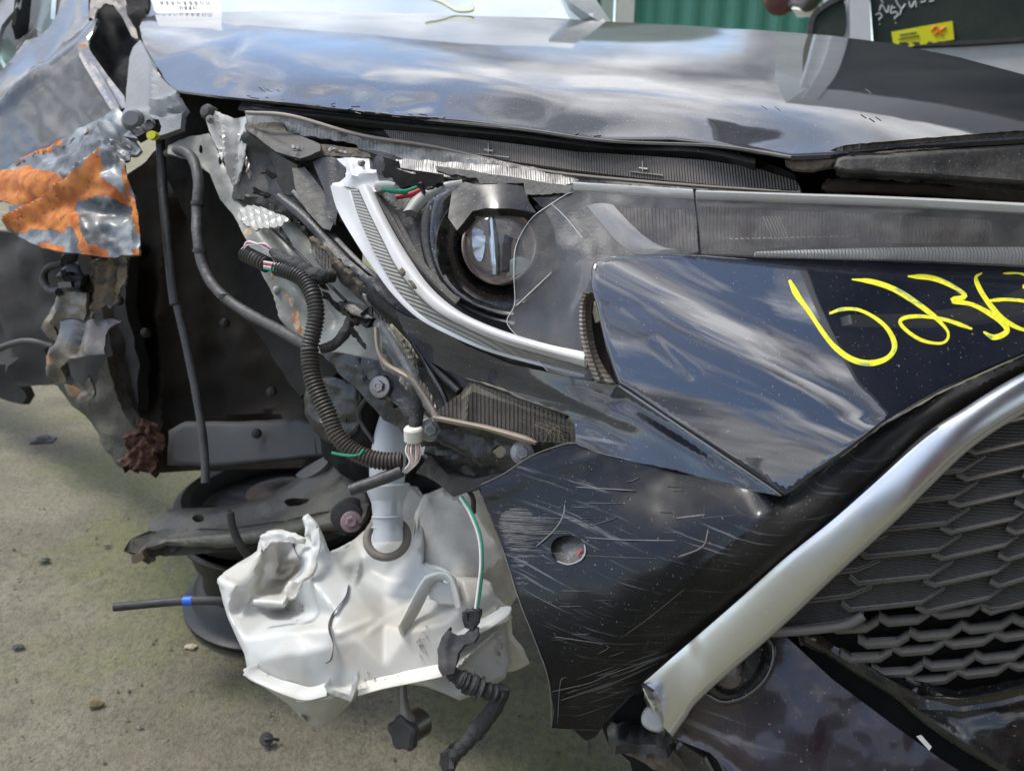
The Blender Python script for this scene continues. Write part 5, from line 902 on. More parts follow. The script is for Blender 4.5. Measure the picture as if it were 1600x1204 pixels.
panel('subframe', [(430, 560), (560, 560), (660, 640), (740, 740), (760, 800), (660, 800), (560, 760), (500, 720), (470, 650)], [(430, 560, 1.25), (560, 560, 1.12), (740, 740, 1.05), (600, 780, 1.15)], dark2, car, th=.02, sp=12, disp=addf(wob(45, .035, 3), wob(16, .008)))
panel('underbody', [(-200, 330), (60, 372), (200, 390), (220, 640), (160, 620), (100, 600), (50, 600), (30, 632), (0, 625), (-200, 560)], [(-200, 400, 2.6), (100, 380, 1.75), (200, 600, 1.6), (0, 620, 2.2)], M('dim_underbody', (.014, .0135, .013), .8, dust=.5, dustc=(.035, .032, .029), dscale=4), car, th=.02, sp=14, disp=addf(ridge([(0, 430), (45, 520), (60, 600)], 16, .05), ridge([(-40, 560), (40, 575)], 14, .04), wob(50, .04)))
for x, y, d in [(352, 505, 1.42), (425, 612, 1.33), (228, 520, 1.45), (306, 612, 1.5), (186, 470, 1.46), (470, 600, 1.2)]: bolt(x, y, d, .009, blk_metal, car)
sweep('thin_cable', [(560, 560, .93), (575, 610, .93), (560, 650, .96), (590, 700, .95), (600, 730, .98)], .0024, rubber, car); sweep('thin_cable', [(392, 300, 1.1), (420, 350, 1.02), (470, 400, .96), (500, 430, .92), (540, 470, .9)], .002, rubber, car); sweep('thin_cable', [(640, 690, .9), (690, 735, .88), (735, 770, .88), (740, 800, .9)], .003, rubber, car)
panel('strut_tower', [(476, 600), (520, 580), (560, 600), (566, 660), (540, 700), (500, 690), (480, 650)], [(476, 600, 1.1), (560, 600, 1.05), (520, 700, 1.08)], blk_metal, car, th=.02, sp=7, roundr=8, roundd=.012, disp=wob(20, .008))
sweep('loose_cable', [(-30, 560, 1.55), (10, 540, 1.52), (45, 533, 1.5), (82, 542, 1.5)], .0065, hose_m, car)
panel('sill', [(72, 545), (96, 590), (140, 618), (165, 560), (190, 640), (236, 700), (240, 735), (190, 728), (160, 690), (133, 640), (110, 628), (95, 605)], [(72, 550, 1.5), (165, 570, 1.35), (240, 720, 1.42), (190, 728, 1.46), (110, 620, 1.55)], M('grimy_sill', (.055, .052, .042), .7, dust=.6, dustc=(.13, .12, .09), dscale=15, bump=3, bs=50), car, th=.02, sp=8, disp=addf(wob(26, .012), ridge([(110, 600), (190, 715)], 10, .01)))
fl = panel('flaking_rust_edge', [(192, 722), (196, 690), (214, 668), (236, 662), (246, 690), (242, 736), (215, 735)], [(192, 722, 1.40), (240, 665, 1.36), (240, 736, 1.38)], rust_m, car, th=.015, sp=4, jag=1.6, disp=addf(wob(8, .02, 3), wob(20, .015)))
lathe('suspension_knuckle', P(172, 590, 1.75), (.3, -1, .2), [(.01, 0), (.03, .01), (.045, .0), (.05, -.03)], dark2, car, seg=20)
# crushed front edge of the sill / pillar bracket
b1 = panel('pillar_bracket', [(93, 462), (104, 455), (134, 458), (135, 480), (131, 501), (112, 496), (96, 499), (84, 512), (92, 536), (76, 528), (64, 512), (72, 494)], [(93, 460, 1.28), (134, 470, 1.25), (80, 510, 1.30), (90, 535, 1.31)], bent, car, th=.004, sp=5, masks=[[(70, 492), (80, 490), (78, 504), (70, 504)]], disp=addf(ridge([(100, 460), (88, 500)], 8, .01), wob(14, .005)))
panel('pillar_bracket', [(94, 502), (112, 498), (133, 504), (150, 500), (176, 498), (191, 502), (172, 512), (164, 524), (164, 553), (136, 556), (110, 560), (96, 572), (102, 596), (90, 600), (78, 584), (71, 558), (86, 540)], [(94, 502, 1.27), (190, 502, 1.24), (164, 552, 1.22), (75, 560, 1.28), (95, 598, 1.29)], bent, car, th=.004, sp=5, jag=.4,
      masks=[[(72, 554), (84, 552), (84, 566), (74, 566)], [(108, 546), (120, 542), (118, 550), (108, 552)]], disp=addf(fold([(126, 502), (114, 552)], 8, -.01), ridge([(146, 505), (140, 552)], 9, .008), ridge([(84, 545), (80, 590)], 7, .008), wob(16, .004)))
panel('pillar_bracket', [(98, 600), (112, 602), (126, 612), (138, 590), (144, 606), (147, 618), (136, 627), (118, 622), (104, 612)], [(98, 600, 1.29), (145, 610, 1.26), (130, 626, 1.28)], bent, car, th=.004, sp=4, masks=[[(100, 600), (122, 608), (130, 622), (112, 618)]], disp=wob(10, .006))
panel('crumpled_strut', [(140, 410), (156, 404), (176, 404), (196, 402), (200, 420), (196, 440), (186, 458), (178, 476), (172, 482), (166, 474), (160, 478), (152, 492), (150, 500), (138, 496), (136, 470), (142, 440)], [(140, 410, 1.26), (198, 405, 1.23), (140, 498, 1.27), (180, 470, 1.25)], M('muddy_bent_metal', (.13, .11, .095), .5, .2, col2=(.28, .2, .13), ns=45, dust=.4, bump=2, bs=60), car, th=.004, sp=4, jag=.7,
      disp=addf(fold([(160, 408), (150, 495)], 8, .012), fold([(180, 410), (172, 470)], 7, -.012), wob(10, .008)))
cn_ = thing('wiring_plug', 'square black plug hanging under the rusty crumpled fender', 'plug', P(112, 430, 1.25))
panel('plug_body', [(98, 418), (106, 410), (122, 408), (128, 424), (134, 434), (126, 450), (112, 456), (96, 450), (92, 436), (88, 430)], [(98, 418, 1.25), (130, 420, 1.24), (110, 455, 1.23)], blk, cn_, th=.03, sp=5, roundr=5, roundd=.01, disp=fold([(92, 434), (124, 436)], 5, .008))
panel('plug_tab', [(90, 442), (110, 440), (112, 448), (92, 450)], [(90, 442, 1.22), (112, 442, 1.218), (100, 450, 1.22)], blk_gloss, cn_, th=.008, sp=5)
sweep('plug_boot', [(108, 408, 1.26), (110, 398, 1.28), (112, 388, 1.3)], .012, rubber, cn_); sweep('plug_loop', [(98, 412, 1.27), (76, 418, 1.28), (68, 434, 1.29), (76, 452, 1.28), (92, 456, 1.26)], .006, rubber, cn_, wobble=.4)
# door, front wing upper and window
dm = facet([(-120, 300, 1.52), (-120, 200, 1.62), (-120, 150, 1.8), (12, 160, 1.53), (0, 290, 1.44), (60, 230, 1.42), (60, 122, 1.52), (124, 74, 1.52), (150, 210, 1.38), (190, 172, 1.38), (150, 112, 1.45), (158, 34, 1.56), (140, 36, 1.62), (40, 62, 1.70), (76, 46, 1.75), (104, -40, 2.0), (138, -40, 1.95), (20, 100, 1.62), (95, 60, 1.66)])
fen = panel('side_body_panel', [(-120, 300), (-120, 150), (0, 112), (20, 90), (40, 62), (60, 58), (76, 46), (90, 24), (104, -40), (138, -40), (139, 34), (158, 34), (146, 56), (138, 68), (148, 110), (186, 170), (184, 186), (150, 210), (100, 238), (40, 262), (0, 290)], dm, grey_paint, car, th=.006, sp=6, relax=3,
            disp=addf(ridge([(-60, 200), (12, 158), (60, 118), (124, 70), (158, 32)], 7, .008), ridge([(20, 145), (60, 100), (100, 40)], 16, .006), ridge([(70, 90), (110, 30), (115, -40)], 12, -.008), wob(45, .004)))
panel('wing_strut', [(122, 70), (134, 68), (144, 84), (168, 118), (194, 150), (196, 168), (184, 178), (172, 170), (150, 134), (132, 104), (124, 88)], [(122, 72, 1.50), (194, 160, 1.32), (150, 130, 1.38)], bent, car, th=.006, sp=5, disp=addf(fold([(128, 76), (160, 125), (188, 172)], 6, .006), fold([(166, 128), (190, 166)], 3, -.004)), masks=[[(124, 68), (136, 66), (134, 78), (126, 78)]])
panel('cavity_shade', [(110, -40), (230, -40), (230, 150), (200, 200), (150, 140), (130, 60)], [(110, 0, 1.95), (230, 0, 1.95), (200, 180, 1.5)], dark2, car, th=.01, sp=9, disp=addf(wob(24, .03), wob(9, .008)))  # dark sheet put in for the shade of the black cavity
panel('crumpled_pillar_edge', [(140, -40), (185, -40), (196, 0), (200, 28), (214, 50), (216, 62), (206, 58), (192, 30), (180, 14), (168, 12), (156, 20), (148, 34), (140, 30)], [(140, 0, 1.75), (214, 55, 1.6), (180, 10, 1.72)], M('dusty_brown_metal', (.14, .12, .10), .5, .2, col2=(.22, .2, .18), ns=30, dust=.4), car, th=.005, sp=5, disp=addf(wob(14, .012, 2), ridge([(150, 20), (180, 5), (210, 50)], 6, .01)))
panel('grey_liner_bracket', [(219, 62), (208, 74), (202, 90), (199, 120), (196, 160), (192, 190), (190, 212), (215, 216), (235, 206), (246, 213), (282, 201), (284, 172), (277, 143), (262, 132), (250, 120), (238, 100), (226, 76)], [(219, 65, 1.42), (200, 120, 1.34), (192, 210, 1.22), (282, 200, 1.16), (277, 145, 1.18), (240, 110, 1.28)], M('grey_moulded_plastic', (.17, .175, .18), .45, dust=.35, dustc=(.22, .22, .22), dscale=10, bump=.5, bs=300), car, th=.008, sp=6,
      disp=addf(fold([(240, 98), (240, 205)], 4, .006), ridge([(242, 162), (280, 150)], 5, .006), fold([(242, 180), (282, 172)], 6, -.008), ridge([(196, 182), (228, 178)], 6, .007), wob(20, .001)))
lathe('liner_grommet', P(208, 188, 1.21), (.0, -1, .5), [(.002, .008), (.012, .008), (.017, .004), (.018, 0)], M('grey_button', (.10, .105, .11), .4), car, seg=24)
yc = thing('harness_plug', 'small black plug with a bright yellow lock tab above the rusty fender', 'plug', P(228, 202, 1.15))
panel('plug_body', [(208, 204), (230, 190), (240, 186), (244, 194), (236, 202), (216, 213), (210, 212)], [(208, 208, 1.15), (242, 190, 1.14), (220, 212, 1.145)], blk, yc, th=.015, sp=4, disp=addf(*[fold([(212+k*7, 212-k*5), (208+k*7, 204-k*5)], 2, .004) for k in range(5)]))
panel('lock_tab', closed_smooth([(229, 208), (238, 204), (243, 209), (240, 216), (231, 217)], 16), [(229, 208, 1.138), (242, 210, 1.136), (234, 216, 1.138)], yel2, yc, th=.01, sp=4)
# crumpled rusty fender
fnD = tps([(0, 275, 1.34), (0, 345, 1.28), (95, 220, 1.30), (180, 182, 1.25), (220, 237, 1.20), (197, 270, 1.17), (218, 390, 1.13), (130, 398, 1.14), (60, 380, 1.18), (60, 300, 1.24), (120, 330, 1.17), (160, 260, 1.18)])
R1 = [(-5, 272), (30, 264), (45, 260), (62, 266), (75, 275), (90, 270), (100, 286), (116, 290), (90, 302), (70, 312), (48, 318), (24, 322), (20, 335), (10, 352), (-5, 345)]
R2 = [(165, 248), (160, 276), (172, 288), (186, 298), (199, 312), (186, 314), (168, 309), (150, 303), (140, 309), (120, 311), (112, 325), (124, 338), (130, 360), (141, 386), (166, 392), (172, 402), (132, 402), (121, 368), (106, 355), (90, 362), (76, 354), (50, 357), (42, 368), (18, 358), (30, 344), (70, 317), (115, 291), (145, 272)]
R3 = [(195, 258), (203, 300), (214, 332), (220, 366), (212, 364), (204, 335), (196, 312), (190, 276)]; R4 = [(58, 378), (80, 382), (100, 384), (98, 396), (60, 388)]; R5 = [(92, 216), (95, 222), (60, 240), (30, 248), (28, 244)]; R6 = [(210, 392), (220, 392), (220, 400), (210, 401)]
rf = panel('crumpled_fender', [(-40, 290), (0, 270), (8, 265), (32, 246), (66, 230), (93, 218), (120, 203), (159, 183), (173, 176), (184, 170), (192, 178), (196, 196), (206, 206), (221, 236), (208, 246), (199, 258), (197, 270), (205, 297), (213, 331), (218, 363), (219, 385), (219, 399), (186, 402), (133, 399), (98, 393), (61, 385), (24, 367), (8, 357), (1, 339), (14, 328), (20, 318), (0, 313), (-40, 320)],
           fnD, rusty, car, th=.004, sp=4, jag=.35, masks=[R1, R2, R3, R4, R5, R6], masknoise=2.5,
           disp=addf(fold([(22, 352), (70, 318), (125, 285), (168, 246)], 16, .022), ridge([(15, 338), (60, 312), (110, 282)], 9, -.016), fold([(100, 252), (135, 235), (170, 225), (196, 262)], 12, .010), ridge([(118, 320), (180, 330), (205, 300)], 16, -.010), ridge([(130, 350), (150, 385)], 12, .006),
                     fold([(160, 196), (178, 226), (205, 246)], 7, .008), fold([(173, 190), (190, 220), (214, 238)], 5, -.006), ridge([(60, 245), (80, 262), (50, 290)], 10, .006), fold([(205, 300), (210, 390)], 5, .004), wob(40, .010, 11), wob(14, .0035, 4)))
panel('fender_inner_fold', [(14, 322), (50, 318), (90, 296), (104, 294), (60, 330), (26, 352), (14, 345)], [(14, 330, 1.27), (100, 295, 1.2), (30, 350, 1.25)], M('grey_inner_fold', (.05, .055, .06), .4, coat=.4), rf, th=.003, sp=5)
rh = []
for i in range(26):
    x = random.uniform(20, 150); y = 262-(x-10)*.42+random.uniform(-3, 4); rh.append(stroke(None, [(x, y), (x+random.uniform(-6, 8), y-random.uniform(3, 11))], random.uniform(.5, 1.0), fnD, None, lift=.006, n=5))
joined('rust_splinters', rh, M('rust_splinter', (.26, .10, .04), .9), rf, kind='stuff')
# windscreen and paper
wsD = tps([(230, 24, 2.0), (900, 30, 2.15), (230, -60, 2.3), (900, -60, 2.5), (600, 25, 2.1)])
wsn = panel('windscreen', [(190, -60), (900, -60), (935, 33), (870, 29), (700, 24), (419, 18), (260, 24), (214, 44), (196, 0)], wsD, M('sky_pale_windscreen', (.40, .47, .50), .08, .0, coat=1, dust=.4, dustc=(.5, .5, .48), dscale=3), car, th=.008, sp=14)  # pale blue base paints the sky's reflection into the glass
panel('windscreen_pillar', [(862, -40), (905, -40), (955, 35), (935, 33), (890, 4)], [(862, -20, 2.3), (955, 35, 2.05), (905, -20, 2.3)], M('dark_green_pillar', (.06, .085, .075), .3, coat=.6), car, th=.02, sp=8)
stroke('windscreen_writing', [(664, -8), (690, 2), (715, 15), (738, 14), (735, 4)], 5, wsD, M('faded_yellow_marker', (.55, .58, .36), .5), wsn, lift=.01)
pa = thing('paper_notice', 'white printed paper notice lying against the windscreen base', 'paper', P(290, 0, 1.95))
paD = tps([(237, 0, 1.92), (345, 0, 1.92), (345, 20, 1.88), (240, 22, 1.88)])
pp = panel('sheet', [(226, -40), (330, -40), (347, 17), (344, 19), (246, 22), (242, 18)], paD, M('printed_paper', (.8, .8, .78), .6), pa, th=.001, sp=10, disp=wob(40, .004))
tx = []; random.seed(12)
for row, y in enumerate((4, 12)):
    x = 250 if row == 0 else 281
    for k in range(9 if row == 0 else 4):
        xx = x+k*(9 if row == 0 else 7); tx.append(stroke(None, [(xx, y-3), (xx+random.uniform(0, 4), y+2.5)], 1.6, paD, None, lift=.007, n=4)); tx.append(stroke(None, [(xx+3, y-3), (xx+3+random.uniform(-3, 3), y+2.5)], 1.4, paD, None, lift=.007, n=4))
joined('print', tx, M('grey_ink', (.12, .12, .12), .7), pp)
# windows, rails at the very left
wl = thing('stacked_car_door', 'detached door frame with pale glass strips leaning at the far upper left', 'door', ground_pt(-150, 560))
for a, mat_, nm_ in [([(-80, 60), (-20, -40), (4, -40), (-30, 60)], cream, 'frame_strip'), ([(-40, 70), (10, -40), (34, -40), (26, 10), (2, 40), (-10, 80)], M('grey_door_skin', (.20, .205, .22), .4, coat=.4), 'door_skin'), ([(34, -40), (52, -40), (44, 50), (30, 62), (24, 40)], dark2, 'door_gap'),
                     ([(54, 56), (62, 10), (68, -40), (84, -40), (80, 30), (74, 54)], M('pale_blue_glass', (.42, .56, .58), .1, coat=.6), 'glass_strip'), ([(84, -40), (92, -40), (88, 20), (80, 36)], rubber, 'glass_seal'), ([(0, 62), (14, 60), (26, 76), (20, 96), (10, 104), (4, 92)], M('green_glass_piece', (.20, .34, .28), .15, coat=.6), 'glass_piece'), ([(24, 72), (44, 44), (50, 32), (54, 44), (36, 66), (26, 78)], bent, 'hinge')]:
    panel(nm_, a, [(a[0][0], a[0][1], 2.05), (a[1][0], a[1][1], 2.1), (a[3][0], a[3][1], 2.02)], mat_, wl, th=.01, sp=7, disp=wob(20, .004))
panel('door_backing', [(-100, -60), (110, -60), (104, 20), (60, 60), (0, 120), (-100, 160)], [(0, 0, 2.25), (100, 0, 2.25), (0, 150, 2.2)], M('grey_backing', (.10, .105, .11), .4), wl, th=.01, sp=20)

# ================================================================== hoses and wiring
h1 = thing('hanging_hose', 'long straight grey rubber hose hanging in front of the dark wheel arch', 'hose', P(285, 500, 1.2))
sweep('hose_sleeve', [(250, 215, 1.22), (255, 300, 1.21), (262, 380, 1.20), (268, 440, 1.195), (273, 476, 1.19)], [.0068, .0072, .0068, .0072], hose_m, h1); sweep('hose_core', [(268, 440, 1.2), (282, 500, 1.19), (300, 580, 1.18), (314, 660, 1.17), (320, 715, 1.165), (321, 754, 1.16)], .0062, hose_m, h1, wobble=.15)
h2 = thing('curved_hose', 'curved grey hose sweeping from the inner panel down to the wiring loom', 'hose', P(330, 420, 1.1))
sweep('hose_tube', [(262, 240, 1.2), (285, 236, 1.16), (302, 250, 1.14), (310, 285, 1.12), (308, 330, 1.11), (309, 375, 1.09), (318, 418, 1.08), (342, 456, 1.06), (385, 488, 1.03), (430, 512, .99), (462, 530, .965), (482, 542, .95)], .0075, hose_m, h2, n=90, sides=12, wobble=.12)
for x, y, d in [(309, 318, 1.112), (312, 392, 1.086), (350, 463, 1.053)]: sweep('hose_clip', [(x, y-3, d), (x, y+3, d)], .0095, rubber, h2, n=4)
lm = thing('wiring_loom', 'thick corrugated black wiring loom curving down beside the broken headlamp', 'wiring', P(490, 550, .88))
sweep('corrugated_sleeve', [(382, 396, .93), (400, 405, .92), (418, 414, .915)], .0100, loom, lm, ribs=.0042, ribamp=.18, sides=16)
sweep('corrugated_sleeve', [(432, 418, .91), (452, 424, .90), (474, 436, .89), (488, 458, .88), (494, 490, .875), (488, 525, .872), (483, 548, .87), (484, 572, .865)], .0100, loom, lm, ribs=.0042, ribamp=.18, sides=16)
sweep('dusty_sleeve', [(484, 545, .868), (487, 585, .862), (500, 620, .858), (513, 648, .855), (524, 676, .852), (545, 700, .85), (572, 714, .848), (600, 720, .846), (628, 720, .845)], .0103, loom_brown, lm, ribs=.0042, ribamp=.18, sides=16)
for k, (m_, o_) in enumerate([(w_wht, 0), (w_red, 3), (w_pur, 5.5), (w_red, 8), (w_wht, 11)]): sweep('wire', [(380, 392-o_*.2, .925), (386, 381-o_*.45+2, .92), (398, 379-o_*.2+3, .915), (414, 384+o_*.5-3, .91), (426, 392+o_*.3, .91)], .0013, m_, lm, sides=6)
for k, m_ in enumerate([w_wht, w_red, w_wht, w_grn]): sweep('wire', [(412, 409+k*3.4, .905), (424, 411+k*3.4, .903), (436, 414+k*3.4, .90)], .0014, m_, lm, sides=6)
sweep('taped_branch', [(424, 392, .912), (440, 404, .905), (462, 414, .90), (480, 426, .895), (500, 432, .89), (520, 430, .90)], [.005, .008, .009, .010, .009, .008], tape, lm, wobble=.3)
sweep('taped_branch', [(500, 546, .875), (522, 538, .88), (540, 518, .89), (550, 494, .90), (556, 486, .905)], .0062, tape, lm, wobble=.3)
panel('loom_plug', [(525, 478), (530, 470), (556, 474), (580, 492), (588, 498), (572, 500), (544, 492), (530, 488)], [(525, 478, .90), (580, 495, .88), (545, 490, .89)], blk, lm, th=.016, sp=5, roundr=4, roundd=.006)
sweep('taped_branch', [(652, 560, .85), (654, 600, .85), (652, 640, .848), (648, 668, .845)], [.0075, .009, .0085, .007], tape, lm, wobble=.25)
lathe('white_cable_tie', P(646, 678, .842), (0, 0, 1), [(.009, -.008), (.0105, -.007), (.0105, .006), (.009, .008)], cream, lm, seg=20)
panel('white_tag', [(652, 700), (664, 697), (661, 711), (651, 709)], [(652, 700, .84), (664, 698, .838), (655, 710, .84)], cream, lm, th=.002, sp=5)
for k in range(7): sweep('bare_wire', [(640+k*2.2, 688, .842), (634+k*4, 704, .84-.002*(k % 3)), (640+k*2, 722, .838), (628+k*1.3, 738, .84)], .0011, [w_wht, w_cop][k % 2], lm, sides=6)
sweep('cut_cable', [(547, 766, .835), (580, 754, .837), (612, 742, .84), (628, 735, .84)], .0068, hose_m, lm, n=24, wobble=.12)
sweep('green_wire', [(518, 707, .84), (540, 711, .84), (560, 710, .84), (568, 702, .84)], .0015, w_grn, lm, sides=6)
panel('foam_tag', [(499, 655), (510, 648), (516, 650), (522, 668), (514, 674), (506, 668)], [(499, 655, .87), (520, 660, .865), (510, 672, .868)], tan, lm, th=.008, sp=4, jag=.4)
# ================================================================== washer tank
tank = thing('washer_tank', 'cracked translucent white plastic fluid tank hanging crooked below the headlamp', 'tank', P(580, 960, .95))
rear = [(663, 773), (689, 762), (712, 752), (747, 758), (757, 785), (768, 814), (785, 856), (795, 884), (808, 932), (798, 946), (800, 990), (817, 1012), (828, 1036), (800, 1048), (740, 1050), (660, 1000), (640, 880), (650, 800)]
panel('tank_rear', rear, facet([(663, 773, 1.04), (689, 762, 1.05), (747, 756, 1.04), (665, 880, .98), (780, 870, .98), (808, 932, 1.0), (828, 1036, 1.0), (795, 990, .96), (720, 900, .93), (640, 1000, .97), (755, 890, .95), (700, 830, 1.0)]), white_pl2, tank, back=lambda x, y: 1.10+0*x, sp=8, relax=6, roundr=10, roundd=.02, disp=addf(fold([(690, 770), (740, 800), (790, 875)], 6, .004), ridge([(754, 896), (780, 872)], 4, .004), wob(40, .004)))
TO = [(342, 910), (345, 900), (349, 894), (370, 880), (393, 867), (402, 860), (404, 848), (408, 838), (419, 829), (430, 827), (441, 827), (460, 833), (476, 839), (478, 830), (472, 810), (474, 806), (481, 802), (488, 808), (497, 818), (505, 836), (510, 850), (515, 861), (530, 855), (554, 842), (570, 828), (576, 822), (582, 806), (590, 790), (610, 770), (640, 758), (652, 760), (663, 774), (664, 800), (663, 850), (662, 878), (690, 884), (718, 900), (752, 902), (768, 910), (776, 930), (794, 948), (792, 968), (795, 996), (797, 1036), (790, 1058), (758, 1080), (738, 1086), (718, 1093), (700, 1085), (667, 1072), (631, 1067), (590, 1074), (561, 1082), (550, 1096), (525, 1120), (506, 1136), (495, 1136), (481, 1129), (448, 1098), (422, 1080), (389, 1055), (386, 1043), (382, 1021), (370, 996), (357, 967), (348, 940)]
TF = facet([(430, 905, 1.09), (452, 905, 1.09), (435, 880, 1.07), (342, 910, .965), (349, 894, .985), (393, 867, 1.01), (408, 838, 1.02), (430, 827, 1.03), (476, 839, 1.0), (355, 960, .94), (370, 1000, .915), (385, 1040, .895), (395, 1058, .89), (422, 1080, .885), (470, 1090, .872), (520, 1086, .862), (561, 1082, .855), (631, 1067, .85), (667, 1072, .85), (718, 1093, .87), (758, 1080, .865), (797, 1040, .875), (795, 980, .885),
            (481, 802, .975), (497, 818, .965), (512, 856, .955), (530, 885, .95), (545, 906, .94), (553, 920, .925), (528, 960, .885), (514, 980, .872), (512, 1010, .862), (470, 1022, .862), (455, 985, .885), (444, 945, .92), (455, 908, .935), (477, 898, .93), (478, 870, .95), (485, 830, .965),
            (408, 878, 1.0), (440, 925, 1.03), (440, 890, 1.05), (470, 880, 1.06), (447, 952, 1.0), (385, 945, .975), (400, 930, .985), (382, 996, .905), (395, 890, .985), (362, 920, .945), (450, 1020, .87), (410, 1030, .885),
            (560, 1000, .865), (640, 985, .868), (700, 970, .870), (600, 975, .89), (560, 905, .97), (580, 890, .985), (600, 900, .975), (650, 912, .955), (690, 905, .94), (566, 870, .99), (583, 808, 1.06), (554, 842, 1.03), (605, 845, .985), (645, 862, .98), (660, 800, 1.04), (650, 760, 1.08), (600, 790, 1.07), (625, 760, 1.09),
            (718, 905, .89), (752, 905, .895), (770, 925, .885), (730, 940, .868), (780, 1000, .865), (740, 1030, .858), (690, 1030, .858), (600, 1040, .856), (640, 945, .93), (600, 935, .945), (500, 1134, .96), (525, 1120, .95), (465, 1110, .94), (550, 1096, .91)])
td = addf(fold([(389, 1050), (430, 1070), (470, 1088), (520, 1082), (600, 1066), (700, 1050), (760, 1000), (796, 960)], 6, .008), fold([(553, 912), (560, 880), (556, 905)], 5, .003), ridge([(560, 918), (620, 938), (660, 905)], 5, .002), ridge([(555, 935), (610, 960), (640, 930)], 7, -.0015), ridge([(580, 985), (620, 955), (700, 930)], 5, .002), ridge([(530, 990), (580, 970)], 5, .003),
          fold([(690, 1000), (740, 985), (776, 950)], 5, .003), ridge([(378, 960), (388, 930)], 4, .004), fold([(340, 905), (380, 920), (404, 893)], 10, .004), wob(60, .0012, 2))
body = panel('tank_body', TO, TF, white_pl, tank, sp=4.5, relax=2, roundr=7, roundd=.012, disp=td, th=.05, back=lambda x, y: 1.0+0*x)
panel('broken_wall_edge', [(474, 806), (481, 802), (490, 812), (499, 822), (502, 850), (497, 880), (488, 900), (476, 906), (470, 920), (462, 936), (452, 938), (446, 930), (444, 918), (452, 908), (464, 908), (476, 898), (484, 884), (488, 860), (486, 836), (476, 838), (478, 824)], [(474, 808, .955), (498, 850, .94), (450, 930, .905), (476, 900, .92)], white_pl, tank, th=.004, sp=4, roundr=3, roundd=.003, jag=.3, disp=wob(12, .003))
panel('tank_rim_fold', [(404, 846), (410, 834), (430, 827), (462, 832), (477, 840), (476, 850), (450, 848), (424, 848), (412, 862)], [(404, 846, .985), (477, 842, .965), (430, 850, .975)], white_pl, tank, th=.005, sp=4, roundr=4, roundd=.004, jag=.3, disp=addf(fold([(410, 838), (440, 836), (474, 844)], 5, .004), wob(9, .002)))
tkD = lambda x, y: TF(x, y)
for pth in ([(545, 912), (541, 930), (530, 945), (518, 962), (514, 980), (519, 998), (521, 1010), (517, 1030), (508, 1036)], [(456, 846), (462, 862), (470, 876)]):
    stroke('crack', pth, 2.2 if pth[0][0] == 545 else 1.6, lambda x, y: np.asarray(TF(x, y))-.004, M('dark_crack_line', (.06, .055, .05), .8) if pth[0][0] == 545 else bpy.data.materials['dark_crack_line'], body, lift=.004, th=.004, n=40, wn=.5)  # one even dark colour drawn along each crack
ribbon('moulded_ridge', [(622, 980, .862), (640, 944, .885), (660, 906, .89), (676, 894, .885), (706, 896, .868), (716, 920, .862), (722, 946, .858)], [(628, 982, .86), (648, 948, .88), (667, 914, .885), (680, 904, .88), (698, 904, .866), (708, 924, .86), (714, 950, .856)], white_pl, tank, prof=lambda t, s: .006*math.sin(math.pi*t), n=40, m=6, th=.012)
panel('mounting_tab', [(662, 900), (676, 894), (700, 894), (712, 900), (718, 930), (716, 946), (688, 944), (680, 938), (672, 936), (668, 924), (664, 930)], [(662, 910, .90), (712, 900, .885), (716, 946, .872)], white_pl, tank, th=.006, sp=5, holes=[closed_smooth([(690, 900), (700, 899), (704, 906), (696, 911), (689, 908)], 12)], roundr=4, roundd=.003)
ribbon('flange_lip', [(387, 1046, .883), (392, 1058, .88), (420, 1072, .872), (450, 1082, .865), (480, 1090, .86), (512, 1082, .855)], [(390, 1040, .88), (398, 1052, .877), (424, 1065, .87), (452, 1076, .862), (480, 1083, .857), (512, 1076, .852)], white_pl, tank, prof=lambda t, s: .007*math.sin(math.pi*t), n=40, m=6, th=.01)
ribbon('flange_lip', [(560, 1082, .853), (600, 1072, .85), (650, 1062, .848), (690, 1054, .85)], [(560, 1077, .85), (600, 1066, .847), (650, 1056, .845), (690, 1047, .847)], white_pl2, tank, prof=lambda t, s: .006*math.sin(math.pi*t), n=30, m=6, th=.01)
ribbon('flange_lip', [(700, 1018, .86), (730, 998, .858), (765, 980, .86), (790, 964, .868), (797, 952, .875)], [(698, 1012, .857), (728, 991, .855), (762, 972, .857), (786, 956, .865), (791, 946, .873)], white_pl, tank, prof=lambda t, s: .006*math.sin(math.pi*t), n=30, m=6, th=.01)
gs = []
for (x, y, n__, sx_, sy_) in [(700, 790, 40, 26, 22), (560, 1078, 26, 40, 8), (660, 1000, 16, 10, 26), (780, 1010, 30, 12, 26), (620, 1060, 26, 60, 6), (470, 950, 14, 10, 14), (400, 1056, 20, 16, 6), (470, 830, 12, 12, 10), (730, 1060, 20, 26, 20)]:
    for i in range(n__):
        cx_, cy_ = random.gauss(x, sx_*.5), random.gauss(y, sy_*.5)
        if not inpoly(np.array([cx_]), np.array([cy_]), TO)[0] and y > 800: continue
        dd_ = (lambda a, b_: np.asarray(TF(a, b_))) if y > 800 else (lambda a, b_: np.full(np.shape(a), 1.0))
        if y > 800: gs.append(stroke(None, [(cx_, cy_), (cx_+random.uniform(.6, 2), cy_+random.uniform(-1, 1.5))], random.uniform(.5, 1.3), dd_, None, lift=.0045, th=.003, n=4))
joined('grime_specks', gs, M('brown_grime', (.20, .14, .08), .9), body, kind='stuff')
sweep('white_pin', [(398, 940, .925), (420, 941, .92), (444, 943, .915)], .0035, white_pl, tank, sides=10)
panel('snapped_clip', [(506, 1072), (512, 1060), (514, 1072), (530, 1080), (546, 1084), (556, 1050), (559, 1060), (552, 1088), (548, 1096), (530, 1088), (512, 1082)], [(506, 1070, .85), (556, 1060, .84), (548, 1096, .845)], white_pl, tank, th=.006, sp=4, disp=wob(8, .002))
